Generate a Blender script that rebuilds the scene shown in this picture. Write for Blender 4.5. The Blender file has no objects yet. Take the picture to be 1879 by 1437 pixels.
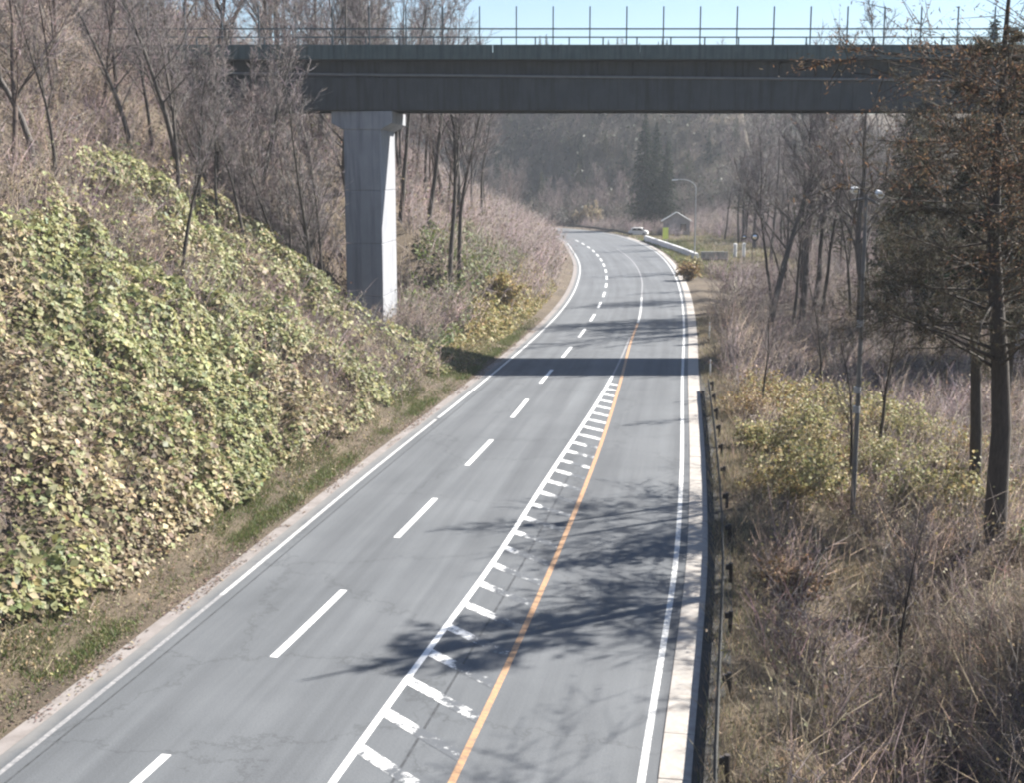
import bpy, math, random
import numpy as np
from mathutils import Vector, Matrix

R = math.radians
rng = np.random.default_rng(7)
random.seed(7)
scene = bpy.context.scene
col = scene.collection

# ------------------------------------------------------------------ camera
CAM_H = 11.2
FPX = 2340.0 / 1879.0                      # focal length in picture widths
PITCH = math.atan(398.5 / 2340.0)
cam = bpy.data.cameras.new('camera')
cam.sensor_width = 36.0
cam.lens = FPX * 36.0
cam.clip_start = 0.1
cam.clip_end = 3000
cam_o = bpy.data.objects.new('camera', cam)
cam_o.location = (0, 0, CAM_H)
cam_o.rotation_euler = (R(90) - PITCH, 0, 0)
col.objects.link(cam_o)
scene.camera = cam_o

# ------------------------------------------------------------------ sky and sun
SUN_EL, SUN_AZ = R(39), R(62.5)            # azimuth measured from +Y towards +X
world = bpy.data.worlds.new('World')
scene.world = world
world.use_nodes = True
wn = world.node_tree
bg = wn.nodes['Background']
sky = wn.nodes.new('ShaderNodeTexSky')
sky.sky_type = 'NISHITA'
sky.sun_disc = False
sky.sun_elevation = SUN_EL
sky.sun_rotation = SUN_AZ
sky.air_density = 1.0
sky.dust_density = 0.3
sky.ozone_density = 3.0
wn.links.new(sky.outputs[0], bg.inputs[0])
bg.inputs[1].default_value = 0.052
sun = bpy.data.lights.new('sun', 'SUN')
sun.energy = 5.0
sun.angle = R(0.5)
sun.color = (1.0, 0.95, 0.87)
sun_o = bpy.data.objects.new('sun', sun)
SDIR = Vector((math.sin(SUN_AZ) * math.cos(SUN_EL), math.cos(SUN_AZ) * math.cos(SUN_EL), math.sin(SUN_EL)))
sun_o.rotation_euler = SDIR.to_track_quat('Z', 'Y').to_euler()
sun_o.location = SDIR * 100
col.objects.link(sun_o)
vs = scene.view_settings
vs.view_transform = 'Standard'
vs.look = 'None'
vs.gamma = 1
vs.use_curve_mapping = False
vs.exposure = 1.62
scene.cycles.filter_width = 2.3
scene.cycles.max_bounces = 6
scene.cycles.transparent_max_bounces = 4
scene.cycles.volume_bounces = 0

# ------------------------------------------------------------------ helpers
def tag(o, label=None, cat=None, group=None, kind=None):
    if label: o['label'] = label
    if cat: o['category'] = cat
    if group: o['group'] = group
    if kind: o['kind'] = kind
    return o

def empty(name, loc=(0, 0, 0), rz=0, scale=1.0):
    o = bpy.data.objects.new(name, None)
    o.location = loc
    o.rotation_euler = (0, 0, rz)
    o.scale = (scale,) * 3
    o.empty_display_size = 0.2
    col.objects.link(o)
    return o

def mesh_np(name, V, T, mat, C=None, smooth=False, UV=None):
    V = np.ascontiguousarray(V, dtype=np.float32)
    T = np.ascontiguousarray(T, dtype=np.int32)
    me = bpy.data.meshes.new(name)
    n, m = len(V), len(T)
    k = T.shape[1]
    me.vertices.add(n)
    me.vertices.foreach_set('co', V.ravel())
    me.loops.add(k * m)
    me.loops.foreach_set('vertex_index', T.ravel())
    me.polygons.add(m)
    me.polygons.foreach_set('loop_start', np.arange(0, k * m, k, dtype=np.int32))
    me.update(calc_edges=True)
    if C is not None:
        C = np.asarray(C, dtype=np.float32)
        a = me.color_attributes.new('col', 'FLOAT_COLOR', 'POINT')
        a.data.foreach_set('color', np.c_[C, np.ones(n, dtype=np.float32)].astype(np.float32).ravel())
    if UV is not None:
        u = me.uv_layers.new(name='UVMap')
        u.data.foreach_set('uv', np.asarray(UV, dtype=np.float32)[T.ravel()].ravel())
    if smooth:
        me.shade_smooth()
    me.materials.append(mat)
    return me

def link(name, me, parent=None):
    o = bpy.data.objects.new(name, me)
    col.objects.link(o)
    if parent is not None:
        o.parent = parent
    return o

class Geo:
    def __init__(s):
        s.V, s.T, s.C, s.n = [], [], [], 0
    def add(s, V, T, C=None):
        V = np.asarray(V, dtype=np.float32)
        s.V.append(V)
        s.T.append(np.asarray(T, dtype=np.int32) + s.n)
        if C is not None:
            C = np.asarray(C, dtype=np.float32)
            if C.ndim == 1: C = np.tile(C, (len(V), 1))
            s.C.append(C)
        s.n += len(V)
    def mesh(s, name, mat, smooth=False):
        C = np.concatenate(s.C) if s.C else None
        return mesh_np(name, np.concatenate(s.V), np.concatenate(s.T), mat, C, smooth)

class MB:
    """small hard-surface builder with polygons of any size"""
    def __init__(s):
        s.v, s.f = [], []
    def box(s, c, d, rz=0.0, bev=0.0):
        x, y, z = d[0] / 2, d[1] / 2, d[2] / 2
        cr, sr = math.cos(rz), math.sin(rz)
        b = len(s.v)
        for sx, sy, sz in ((-1,-1,-1),(1,-1,-1),(1,1,-1),(-1,1,-1),(-1,-1,1),(1,-1,1),(1,1,1),(-1,1,1)):
            px, py = sx * x, sy * y
            s.v.append((c[0] + px * cr - py * sr, c[1] + px * sr + py * cr, c[2] + sz * z))
        for f in ((0,3,2,1),(4,5,6,7),(0,1,5,4),(1,2,6,5),(2,3,7,6),(3,0,4,7)):
            s.f.append(tuple(b + i for i in f))
        return s
    def tube(s, pts, rad, n=8, cap=True):
        pts = [Vector(p) for p in pts]
        if not hasattr(rad, '__len__'): rad = [rad] * len(pts)
        b = len(s.v)
        for i, p in enumerate(pts):
            t = (pts[min(i + 1, len(pts) - 1)] - pts[max(i - 1, 0)]).normalized()
            a = Vector((0, 0, 1)) if abs(t.z) < 0.9 else Vector((1, 0, 0))
            u = t.cross(a).normalized(); w = t.cross(u)
            for k in range(n):
                an = 2 * math.pi * k / n
                s.v.append(tuple(p + (u * math.cos(an) + w * math.sin(an)) * rad[i]))
        for i in range(len(pts) - 1):
            for k in range(n):
                a0 = b + i * n + k; a1 = b + i * n + (k + 1) % n
                s.f.append((a0, a1, a1 + n, a0 + n))
        if cap:
            s.f.append(tuple(b + k for k in range(n))[::-1])
            e = b + (len(pts) - 1) * n
            s.f.append(tuple(e + k for k in range(n)))
        return s
    def prism(s, prof, p0, p1, side, up):
        """sweep a closed profile [(a,b)] along p0->p1; a along side, b along up"""
        b = len(s.v); n = len(prof)
        p0, p1, side, up = Vector(p0), Vector(p1), Vector(side), Vector(up)
        for p in (p0, p1):
            for a, c in prof: s.v.append(tuple(p + side * a + up * c))
        for k in range(n):
            s.f.append((b + k, b + (k + 1) % n, b + n + (k + 1) % n, b + n + k))
        s.f.append(tuple(b + k for k in range(n))[::-1])
        s.f.append(tuple(b + n + k for k in range(n)))
        return s
    def mesh(s, name, mat, bevel=0):
        import bmesh
        me = bpy.data.meshes.new(name)
        me.from_pydata(s.v, [], s.f)
        bm = bmesh.new(); bm.from_mesh(me)
        bmesh.ops.recalc_face_normals(bm, faces=bm.faces)
        if bevel:
            bmesh.ops.bevel(bm, geom=[e for e in bm.edges if e.is_manifold and e.calc_face_angle(0) > 0.6], offset=bevel, segments=2, affect='EDGES', profile=0.6)
        bm.to_mesh(me); bm.free()
        me.materials.append(mat)
        return me
    def build(s, name, mat, parent=None, bevel=0):
        return link(name, s.mesh(name, mat, bevel), parent)

# value noise ------------------------------------------------------
def _h(ix, iy, seed):
    n = (ix.astype(np.int64) * 374761393 + iy.astype(np.int64) * 668265263 + seed * 974711) & 0x7fffffff
    n = ((n ^ (n >> 13)) * 1274126177) & 0x7fffffff
    return ((n ^ (n >> 16)) & 0xffff) / 65535.0
def vnoise(x, y, seed=0):
    x = np.asarray(x, float); y = np.asarray(y, float)
    ix, iy = np.floor(x), np.floor(y)
    fx, fy = x - ix, y - iy
    fx = fx * fx * (3 - 2 * fx); fy = fy * fy * (3 - 2 * fy)
    a, b = _h(ix, iy, seed), _h(ix + 1, iy, seed)
    c, d = _h(ix, iy + 1, seed), _h(ix + 1, iy + 1, seed)
    return (a * (1 - fx) + b * fx) * (1 - fy) + (c * (1 - fx) + d * fx) * fy
def fnoise(x, y, s, seed=0, o=3):
    r = 0; a = 1; t = 0
    for i in range(o):
        r = r + a * vnoise(np.asarray(x) / s * 2 ** i, np.asarray(y) / s * 2 ** i, seed + i * 17)
        t += a; a *= .5
    return r / t
def sstep(a, b, x):
    t = np.clip((np.asarray(x, float) - a) / (b - a), 0, 1)
    return t * t * (3 - 2 * t)

# ------------------------------------------------------------------ materials
def new_mat(name):
    m = bpy.data.materials.new(name); m.use_nodes = True
    nt = m.node_tree
    return m, nt, nt.nodes, nt.links, nt.nodes['Principled BSDF']

def noise_node(N, L, scale, detail=5, rough=0.6, vec=None):
    n = N.new('ShaderNodeTexNoise'); n.inputs['Scale'].default_value = scale
    n.inputs['Detail'].default_value = detail; n.inputs['Roughness'].default_value = rough
    if vec is not None: L.new(vec, n.inputs['Vector'])
    return n

def ramp(N, L, fac, stops):
    r = N.new('ShaderNodeValToRGB')
    e = r.color_ramp.elements
    while len(e) < len(stops): e.new(0.5)
    for i, (p, c) in enumerate(stops):
        e[i].position = p; e[i].color = (*c, 1) if len(c) == 3 else c
    L.new(fac, r.inputs['Fac'])
    return r

def mat_surface(name, c0, c1, scale=3, rough=0.8, bump=0.15, bscale=40, metal=0.0, stain=None):
    m, nt, N, L, P = new_mat(name)
    tc = N.new('ShaderNodeTexCoord')
    n1 = noise_node(N, L, scale, 6, 0.65, tc.outputs['Object'])
    r = ramp(N, L, n1.outputs['Fac'], [(0.3, c0), (0.7, c1)])
    out = r.outputs['Color']
    if stain:
        mp = N.new('ShaderNodeMapping'); mp.inputs['Scale'].default_value = (2.2, 2.2, .18)
        L.new(tc.outputs['Object'], mp.inputs['Vector'])
        n3 = noise_node(N, L, 1.5, 5, .6, mp.outputs['Vector'])
        r3 = ramp(N, L, n3.outputs['Fac'], [(0.45, (0, 0, 0)), (0.7, (1, 1, 1))])
        mx = N.new('ShaderNodeMix'); mx.data_type = 'RGBA'
        L.new(r3.outputs['Color'], mx.inputs['Factor'])
        L.new(out, mx.inputs[6]); mx.inputs[7].default_value = (*stain, 1)
        out = mx.outputs[2]
    L.new(out, P.inputs['Base Color'])
    P.inputs['Roughness'].default_value = rough
    P.inputs['Metallic'].default_value = metal
    if bump:
        n2 = noise_node(N, L, bscale, 4, 0.6, tc.outputs['Object'])
        b = N.new('ShaderNodeBump'); b.inputs['Strength'].default_value = bump; b.inputs['Distance'].default_value = 0.02
        L.new(n2.outputs['Fac'], b.inputs['Height']); L.new(b.outputs['Normal'], P.inputs['Normal'])
    return m

def mat_leaf(name, transl=0.35, rough=0.55):
    m, nt, N, L, P = new_mat(name)
    at = N.new('ShaderNodeAttribute'); at.attribute_name = 'col'
    L.new(at.outputs['Color'], P.inputs['Base Color'])
    P.inputs['Roughness'].default_value = rough
    P.inputs['Specular IOR Level'].default_value = 0.3
    if transl:
        t = N.new('ShaderNodeBsdfTranslucent')
        L.new(at.outputs['Color'], t.inputs['Color'])
        mx = N.new('ShaderNodeMixShader'); mx.inputs[0].default_value = transl
        L.new(P.outputs[0], mx.inputs[1]); L.new(t.outputs[0], mx.inputs[2])
        L.new(mx.outputs[0], N['Material Output'].inputs['Surface'])
    return m

def mat_bark(name, c0, c1):
    m, nt, N, L, P = new_mat(name)
    tc = N.new('ShaderNodeTexCoord')
    mp = N.new('ShaderNodeMapping'); mp.inputs['Scale'].default_value = (6, 6, 1.2)
    L.new(tc.outputs['Object'], mp.inputs['Vector'])
    n1 = noise_node(N, L, 2.5, 6, .7, mp.outputs['Vector'])
    r = ramp(N, L, n1.outputs['Fac'], [(0.3, c0), (0.7, c1)])
    L.new(r.outputs['Color'], P.inputs['Base Color'])
    P.inputs['Roughness'].default_value = .9
    b = N.new('ShaderNodeBump'); b.inputs['Strength'].default_value = .6; b.inputs['Distance'].default_value = .03
    L.new(n1.outputs['Fac'], b.inputs['Height']); L.new(b.outputs['Normal'], P.inputs['Normal'])
    return m

def mat_asphalt():
    m, nt, N, L, P = new_mat('asphalt')
    tc = N.new('ShaderNodeTexCoord')
    big = noise_node(N, L, 0.22, 5, .6, tc.outputs['Object'])
    r1 = ramp(N, L, big.outputs['Fac'], [(0.3, (.090, .097, .106)), (0.7, (.118, .126, .136))])
    # wheel-track polish and seams run along the road: UV.x is metres across, UV.y metres along
    mp = N.new('ShaderNodeMapping'); mp.inputs['Scale'].default_value = (1.0, .03, 1)
    L.new(tc.outputs['UV'], mp.inputs['Vector'])
    tr = noise_node(N, L, 1.1, 4, .6, mp.outputs['Vector'])
    r2 = ramp(N, L, tr.outputs['Fac'], [(0.3, (.74, .74, .75)), (0.7, (1.20, 1.20, 1.19))])
    mul = N.new('ShaderNodeMix'); mul.data_type = 'RGBA'; mul.blend_type = 'MULTIPLY'; mul.inputs[0].default_value = 1
    L.new(r1.outputs[0], mul.inputs[6]); L.new(r2.outputs[0], mul.inputs[7])
    fine = noise_node(N, L, 26, 6, .8, tc.outputs['Object'])
    r3 = ramp(N, L, fine.outputs['Fac'], [(0.35, (.74, .74, .74)), (0.65, (1.22, 1.22, 1.22))])
    mul2 = N.new('ShaderNodeMix'); mul2.data_type = 'RGBA'; mul2.blend_type = 'MULTIPLY'; mul2.inputs[0].default_value = 1
    L.new(mul.outputs[2], mul2.inputs[6]); L.new(r3.outputs[0], mul2.inputs[7])
    # fine cracks
    vo = N.new('ShaderNodeTexVoronoi'); vo.feature = 'DISTANCE_TO_EDGE'; vo.inputs['Scale'].default_value = .16
    wob = noise_node(N, L, .8, 5, .7, tc.outputs['Object'])
    add = N.new('ShaderNodeMix'); add.data_type = 'RGBA'; add.blend_type = 'LINEAR_LIGHT'; add.inputs[0].default_value = 1.2
    L.new(tc.outputs['Object'], add.inputs[6]); L.new(wob.outputs['Color'], add.inputs[7])
    L.new(add.outputs[2], vo.inputs['Vector'])
    r4 = ramp(N, L, vo.outputs['Distance'], [(0.0, (.55, .55, .55)), (0.010, (1, 1, 1))])
    mul3 = N.new('ShaderNodeMix'); mul3.data_type = 'RGBA'; mul3.blend_type = 'MULTIPLY'; mul3.inputs[0].default_value = .6
    L.new(mul2.outputs[2], mul3.inputs[6]); L.new(r4.outputs[0], mul3.inputs[7])
    sx = N.new('ShaderNodeSeparateXYZ'); L.new(tc.outputs['UV'], sx.inputs[0])
    dn = noise_node(N, L, .8, 5, .65, tc.outputs['Object'])
    ds = N.new('ShaderNodeMath'); ds.operation = 'MULTIPLY_ADD'; L.new(dn.outputs['Fac'], ds.inputs[0]); ds.inputs[1].default_value = .9; L.new(sx.outputs[0], ds.inputs[2])
    rd = ramp(N, L, ds.outputs[0], [(.55, (.75, .75, .75)), (.95, (0, 0, 0))])
    mxd = N.new('ShaderNodeMix'); mxd.data_type = 'RGBA'; L.new(rd.outputs[0], mxd.inputs[0]); L.new(mul3.outputs[2], mxd.inputs[6]); mxd.inputs[7].default_value = (.185, .18, .175, 1)
    L.new(mxd.outputs[2], P.inputs['Base Color'])
    P.inputs['Roughness'].default_value = .82
    b = N.new('ShaderNodeBump'); b.inputs['Strength'].default_value = .25; b.inputs['Distance'].default_value = .01
    L.new(fine.outputs['Fac'], b.inputs['Height']); L.new(b.outputs['Normal'], P.inputs['Normal'])
    return m

def mat_paint(name, c, wear, wscale=2.5, under=(.095, .102, .112), wear_attr=False, soft=.05):
    m, nt, N, L, P = new_mat(name)
    tc = N.new('ShaderNodeTexCoord')
    n1 = noise_node(N, L, wscale, 8, .75, tc.outputs['Object'])
    fac = n1.outputs['Fac']
    if wear_attr:                           # extra wear stored on the bars (tyre side)
        at = N.new('ShaderNodeAttribute'); at.attribute_name = 'col'
        ad = N.new('ShaderNodeMath'); ad.operation = 'ADD'
        sp = N.new('ShaderNodeSeparateColor'); L.new(at.outputs['Color'], sp.inputs[0])
        L.new(fac, ad.inputs[0]); L.new(sp.outputs[0], ad.inputs[1]); fac = ad.outputs[0]
    r = ramp(N, L, fac, [(wear - soft, (0, 0, 0)), (wear + soft, (1, 1, 1))])
    mx = N.new('ShaderNodeMix'); mx.data_type = 'RGBA'
    L.new(r.outputs[0], mx.inputs[0])
    mx.inputs[6].default_value = (*c, 1); mx.inputs[7].default_value = (*under, 1)
    L.new(mx.outputs[2], P.inputs['Base Color'])
    P.inputs['Roughness'].default_value = .65
    return m

def mat_ground():
    m, nt, N, L, P = new_mat('ground_soil')
    tc = N.new('ShaderNodeTexCoord')
    n1 = noise_node(N, L, .35, 8, .7, tc.outputs['Object'])
    r1 = ramp(N, L, n1.outputs['Fac'], [(.3, (.060, .047, .035)), (.5, (.10, .078, .056)), (.7, (.15, .118, .083))])
    n2 = noise_node(N, L, 9, 6, .75, tc.outputs['Object'])
    r2 = ramp(N, L, n2.outputs['Fac'], [(.3, (.6, .6, .6)), (.7, (1.35, 1.32, 1.25))])
    mul = N.new('ShaderNodeMix'); mul.data_type = 'RGBA'; mul.blend_type = 'MULTIPLY'; mul.inputs[0].default_value = 1
    L.new(r1.outputs[0], mul.inputs[6]); L.new(r2.outputs[0], mul.inputs[7])
    L.new(mul.outputs[2], P.inputs['Base Color'])
    P.inputs['Roughness'].default_value = .95
    b = N.new('ShaderNodeBump'); b.inputs['Strength'].default_value = .8; b.inputs['Distance'].default_value = .1
    L.new(n2.outputs['Fac'], b.inputs['Height']); L.new(b.outputs['Normal'], P.inputs['Normal'])
    return m

M = {}
M['asphalt'] = mat_asphalt()
M['white_line'] = mat_paint('white_line_paint', (.80, .80, .79), .64, 6, soft=.1)
M['edge_line'] = mat_paint('worn_white_line_paint', (.66, .66, .65), .57, 8, soft=.14)
M['faded_line'] = mat_paint('faded_white_line_paint', (.36, .35, .35), .52, 9, soft=.2)
M['seam'] = mat_paint('tar_seam', (.035, .036, .038), .58, 4, soft=.2)
M['half_line'] = mat_paint('half_worn_line_paint', (.60, .59, .58), .55, 9, soft=.15)
M['orange_line'] = mat_paint('orange_line_paint', (.50, .29, .15), .58, 7, soft=.16)
M['zebra'] = mat_paint('worn_zebra_paint', (.80, .80, .79), .60, 4.5, wear_attr=True, soft=.08)
M['concrete_gutter'] = mat_surface('gutter_concrete', (.30, .28, .26), (.44, .415, .385), 2.5, .9, .2, 30, stain=(.30, .26, .23))
M['shoulder'] = mat_surface('shoulder_concrete', (.17, .15, .14), (.27, .245, .235), 1.6, .9, .2, 30)
M['ground'] = mat_ground()
M['leaf'] = mat_leaf('leaf', .3)
M['needle'] = mat_leaf('needle', .35, .7)
M['twig'] = mat_leaf('twig', 0, .85)
M['grass'] = mat_leaf('grass_blade', .3)
M['bark_grey'] = mat_bark('grey_bark', (.06, .052, .048), (.14, .125, .115))
M['bark_dark'] = mat_bark('dark_bark', (.035, .03, .027), (.085, .072, .062))
M['bark_brown'] = mat_bark('brown_bark', (.07, .05, .042), (.14, .105, .088))
M['rail_brown'] = mat_surface('brown_rail_paint', (.032, .032, .030), (.05, .05, .047), 6, .85, .05, 40)
M['post_brown'] = mat_surface('brown_post_paint', (.035, .028, .024), (.055, .045, .04), 6, .6, .05, 40)
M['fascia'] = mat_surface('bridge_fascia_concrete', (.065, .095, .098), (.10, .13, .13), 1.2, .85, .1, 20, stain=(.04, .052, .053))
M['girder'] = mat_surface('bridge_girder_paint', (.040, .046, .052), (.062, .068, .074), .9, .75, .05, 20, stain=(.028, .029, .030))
M['soffit'] = mat_surface('bridge_soffit_concrete', (.12, .12, .12), (.17, .17, .165), 1.0, .9, .1, 20)
M['pier'] = mat_surface('pier_concrete', (.26, .27, .295), (.32, .33, .355), .8, .85, .12, 18, stain=(.19, .20, .22))
M['pipe'] = mat_surface('galvanised_pipe', (.13, .135, .14), (.18, .185, .19), 2, .5, .03, 30)
M['fence_metal'] = mat_surface('fence_post_metal', (.05, .075, .09), (.08, .105, .12), 3, .6, 0)
M['steel_grey'] = mat_surface('grey_steel', (.30, .31, .32), (.40, .41, .42), 3, .5, .03)
M['pole_dark'] = mat_surface('dark_pole_paint', (.09, .09, .092), (.20, .20, .198), 1.4, .6, .03)
M['white_paint'] = mat_surface('white_paint', (.72, .72, .71), (.80, .80, .79), 2, .55, .02)
M['lime'] = mat_surface('lime_yellow_board', (.70, .80, .14), (.76, .86, .20), 2, .6, .02)
M['dark'] = mat_surface('dark_paint', (.018, .018, .018), (.03, .03, .03), 3, .7, .02)
M['wall_grey'] = mat_surface('grey_boarding', (.30, .29, .28), (.38, .37, .36), 2, .85, .1)
M['roof_grey'] = mat_surface('grey_tin_roof', (.32, .34, .35), (.42, .43, .44), 2, .6, .05)
M['concrete'] = mat_surface('plain_concrete', (.34, .33, .31), (.46, .45, .43), 1.5, .9, .15, 20, stain=(.28, .27, .25))
def _mirror():
    m, nt, N, L, P = new_mat('mirror_face')
    P.inputs['Base Color'].default_value = (.9, .9, .9, 1); P.inputs['Metallic'].default_value = 1; P.inputs['Roughness'].default_value = .08
    return m
M['mirror'] = _mirror()
M['glass'] = mat_surface('dark_window_glass', (.012, .014, .016), (.02, .022, .024), 2, .12, 0)

# ------------------------------------------------------------------ the road's lines (world metres)
def smooth_poly(pts, step=1.0):
    P = np.array(pts, float)
    t = np.r_[0, np.cumsum(np.hypot(*np.diff(P, axis=0).T))]
    T = np.arange(0, t[-1], step)
    def cr(y):
        m = np.gradient(y, t)
        i = np.clip(np.searchsorted(t, T) - 1, 0, len(t) - 2)
        h = t[i + 1] - t[i]; u = (T - t[i]) / h
        return ((2*u**3-3*u**2+1)*y[i] + (u**3-2*u**2+u)*h*m[i] + (-2*u**3+3*u**2)*y[i+1] + (u**3-u**2)*h*m[i+1])
    Q = np.c_[cr(P[:, 0]), cr(P[:, 1])]
    for _ in range(6):
        Q[1:-1] = .25 * Q[:-2] + .5 * Q[1:-1] + .25 * Q[2:]
    return Q

LEFT = smooth_poly([(-20.2, -30), (-14.6, -2), (-10.2, 20), (-8.23, 30.74), (-5.73, 45.57), (-1.50, 69.44), (1.61, 88.3), (3.34, 100.2), (5.07, 114.3), (7.12, 137.1), (8.4, 158), (9.06, 189.4), (8.84, 222), (6.6, 245), (1, 264), (-9, 279), (-24, 290), (-60, 302)])
DASH = smooth_poly([(-17.2, -30), (-11.6, -2), (-7.3, 21), (-5.58, 28.57), (-3.69, 38.05), (-1.88, 47.85), (-.11, 57.76), (1.49, 68.14), (3.27, 79.32), (4.83, 89.51), (7.86, 112.85), (9.96, 134.3), (11.3, 155), (12.05, 178), (11.9, 205), (10.6, 228), (7.5, 248), (1, 268), (-9, 283), (-24, 295), (-60, 307)])
WHITE = smooth_poly([(-13.5, -30), (-8.2, -2), (-3.35, 22.24), (-2.38, 27.1), (-.72, 35.04), (.99, 44.59), (5.50, 70.0), (7.6, 84), (8.3, 89)])
ORANGE = smooth_poly([(-9.4, -30), (-5.2, -2), (-1.13, 22.24), (-.26, 27.1), (1.51, 37.75), (3.23, 48.98), (5.95, 69.06), (7.95, 85.1), (10.0, 99.9), (12.3, 120.7), (13.9, 136.4), (15.3, 156), (16.0, 173), (16.1, 190), (15.6, 210), (13.2, 236), (9, 255), (2, 272), (-9, 288), (-24, 300), (-60, 312)])
RIGHT = smooth_poly([(-5.3, -30), (-1.2, -2), (2.40, 22.24), (3.56, 28.8), (4.80, 36.0), (5.72, 42.2), (9.60, 71), (12.80, 94.4), (15.4, 115.4), (18.0, 140), (20.1, 166.6), (21.3, 193.5), (20.9, 222.8), (18.1, 250), (11.5, 272), (2, 286), (-10, 298), (-26, 309), (-60, 322)])

def normals(Q):
    t = np.gradient(Q, axis=0); t /= np.linalg.norm(t, axis=1)[:, None]
    return np.c_[t[:, 1], -t[:, 0]]        # to the right of travel
def offset(Q, d):
    return Q + normals(Q) * d
VERGE_L = offset(LEFT, -0.75)
VERGE_R = offset(RIGHT, 0.95)

def resample(Q, n):
    t = np.r_[0, np.cumsum(np.hypot(*np.diff(Q, axis=0).T))]
    T = np.linspace(0, t[-1], n)
    return np.c_[np.interp(T, t, Q[:, 0]), np.interp(T, t, Q[:, 1])]

def strip(Q, a, b, z0, sl=None, thick=0.0):
    """flat ribbon between offsets a and b along Q"""
    if sl is not None: Q = Q[sl]
    A, B = offset(Q, a), offset(Q, b)
    n = len(Q)
    V = np.r_[np.c_[A, np.full(n, z0)], np.c_[B, np.full(n, z0)]]
    i = np.arange(n - 1)
    F = np.c_[i, i + n, i + n + 1, i + 1]
    return V, F

def cut(Q, y0, y1, step=.5):
    """the piece of a line between two Y values (rising part), resampled"""
    k = int(np.argmax(Q[:, 1] > 225)) if (Q[:, 1] > 225).any() else len(Q)
    S = Q[:k]
    ys = np.arange(y0, y1 + 1e-6, step) if y1 - y0 > step else np.array([y0, y1])
    ys[-1] = y1
    return np.c_[np.interp(ys, S[:, 1], S[:, 0]), ys]
def xat(Q, y):
    k = int(np.argmax(Q[:, 1] > 225)) if (Q[:, 1] > 225).any() else len(Q)
    return np.interp(y, Q[:k, 1], Q[:k, 0])

# road sheet, wide enough to carry shoulder and gutter
NR = 420
A = resample(offset(LEFT, -.45), NR); B = resample(offset(RIGHT, .40), NR)
ts = np.linspace(0, 1, 9)
V = []; UV = []
along = np.r_[0, np.cumsum(np.hypot(*np.diff((A + B) / 2, axis=0).T))]
for t in ts:
    P_ = A * (1 - t) + B * t
    V.append(np.c_[P_, np.zeros(NR)]); UV.append(np.c_[t * np.linalg.norm(B - A, axis=1), along])
V = np.concatenate(V); UV = np.concatenate(UV)
F = []
for j in range(len(ts) - 1):
    i = np.arange(NR - 1) + j * NR
    F.append(np.c_[i, i + NR, i + NR + 1, i + 1])
road = link('road', mesh_np('road', V, np.concatenate(F), M['asphalt'], UV=UV))
tag(road, 'grey asphalt road with climbing lane curving away under the overpass', kind='structure')

def mark(name, Q, a, b, mat, z=.004):
    V, F = strip(Q, a, b, z)
    return link(name, mesh_np(name, V, F, mat), road)
mark('edge_line', cut(LEFT, -28, 33), -.06, .06, M['faded_line'])
mark('edge_line', cut(LEFT, 33, 58), -.065, .07, M['half_line'])
mark('edge_line', LEFT[int(np.argmax(LEFT[:, 1] > 58)): int(np.argmax(LEFT[:, 1] > 262))], -.07, .08, M['edge_line'])
mark('edge_line', RIGHT[: int(np.argmax(RIGHT[:, 1] > 285))], -.07, .08, M['edge_line'])
mark('joint_seam', (cut(WHITE, -28, 47) + cut(ORANGE, -28, 47)) / 2, -.03, .03, M['seam'], .003)
mark('joint_seam', (cut(DASH, -28, 120) * .12 + cut(LEFT, -28, 120) * .88), -.025, .025, M['seam'], .003)
mark('lane_line', cut(WHITE, -28, 71), -.08, .08, M['white_line'])
mark('lane_line', cut(WHITE, 71, 88), -.06, .06, M['faded_line'])
mark('centre_line', cut(ORANGE, -28, 97), -.07, .08, M['orange_line'])
mark('centre_line', cut(ORANGE, 97.3, 118), -.08, .08, M['edge_line'])
mark('centre_line', cut(ORANGE, 118, 196), -.07, .07, M['faded_line'])
y = 28.5 - 50
while y < 222:
    mark('lane_dash', cut(DASH, y, y + 4.9), -.10, .10, M['white_line'])
    y += 10.0
# hatched bars between the white and the orange line
yb = 3.0
while yb < 69:
    w = xat(ORANGE, yb) - xat(WHITE, yb) - .2
    if w > .05:
        x0 = xat(WHITE, yb) + .085
        # walk along the bar until the orange line
        L0 = w / .78
        dx, dy = .62, -.78
        # bar axis points right and towards the viewer
        t1 = 0
        while t1 < 4 and x0 + dx * t1 < xat(ORANGE, yb + dy * t1) - .10: t1 += .02
        ns = 6
        wv = []; wc = []; wf = []
        for i in range(ns + 1):
            t = t1 * i / ns
            cx, cy = x0 + dx * t, yb + dy * t
            hw = .22
            # ends are cut parallel to the road
            wv += [(cx - .17 * hw, cy - hw, .004), (cx + .17 * hw, cy + hw, .004)]
            k = .07 if t / max(t1, .1) < .34 or yb > 54 else (.24 if rng.random() < .75 else .10)
            if 32.5 < yb < 44 and t / max(t1, .1) >.25: k = .22
            wc += [(k, k, k)] * 2
        for i in range(ns): wf.append((2*i, 2*i+2, 2*i+3, 2*i+1))
        link('zebra_bar', mesh_np('zebra_bar', np.array(wv), np.array(wf), M['zebra'], C=np.array(wc)), road)
    yb += 1.72

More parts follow.
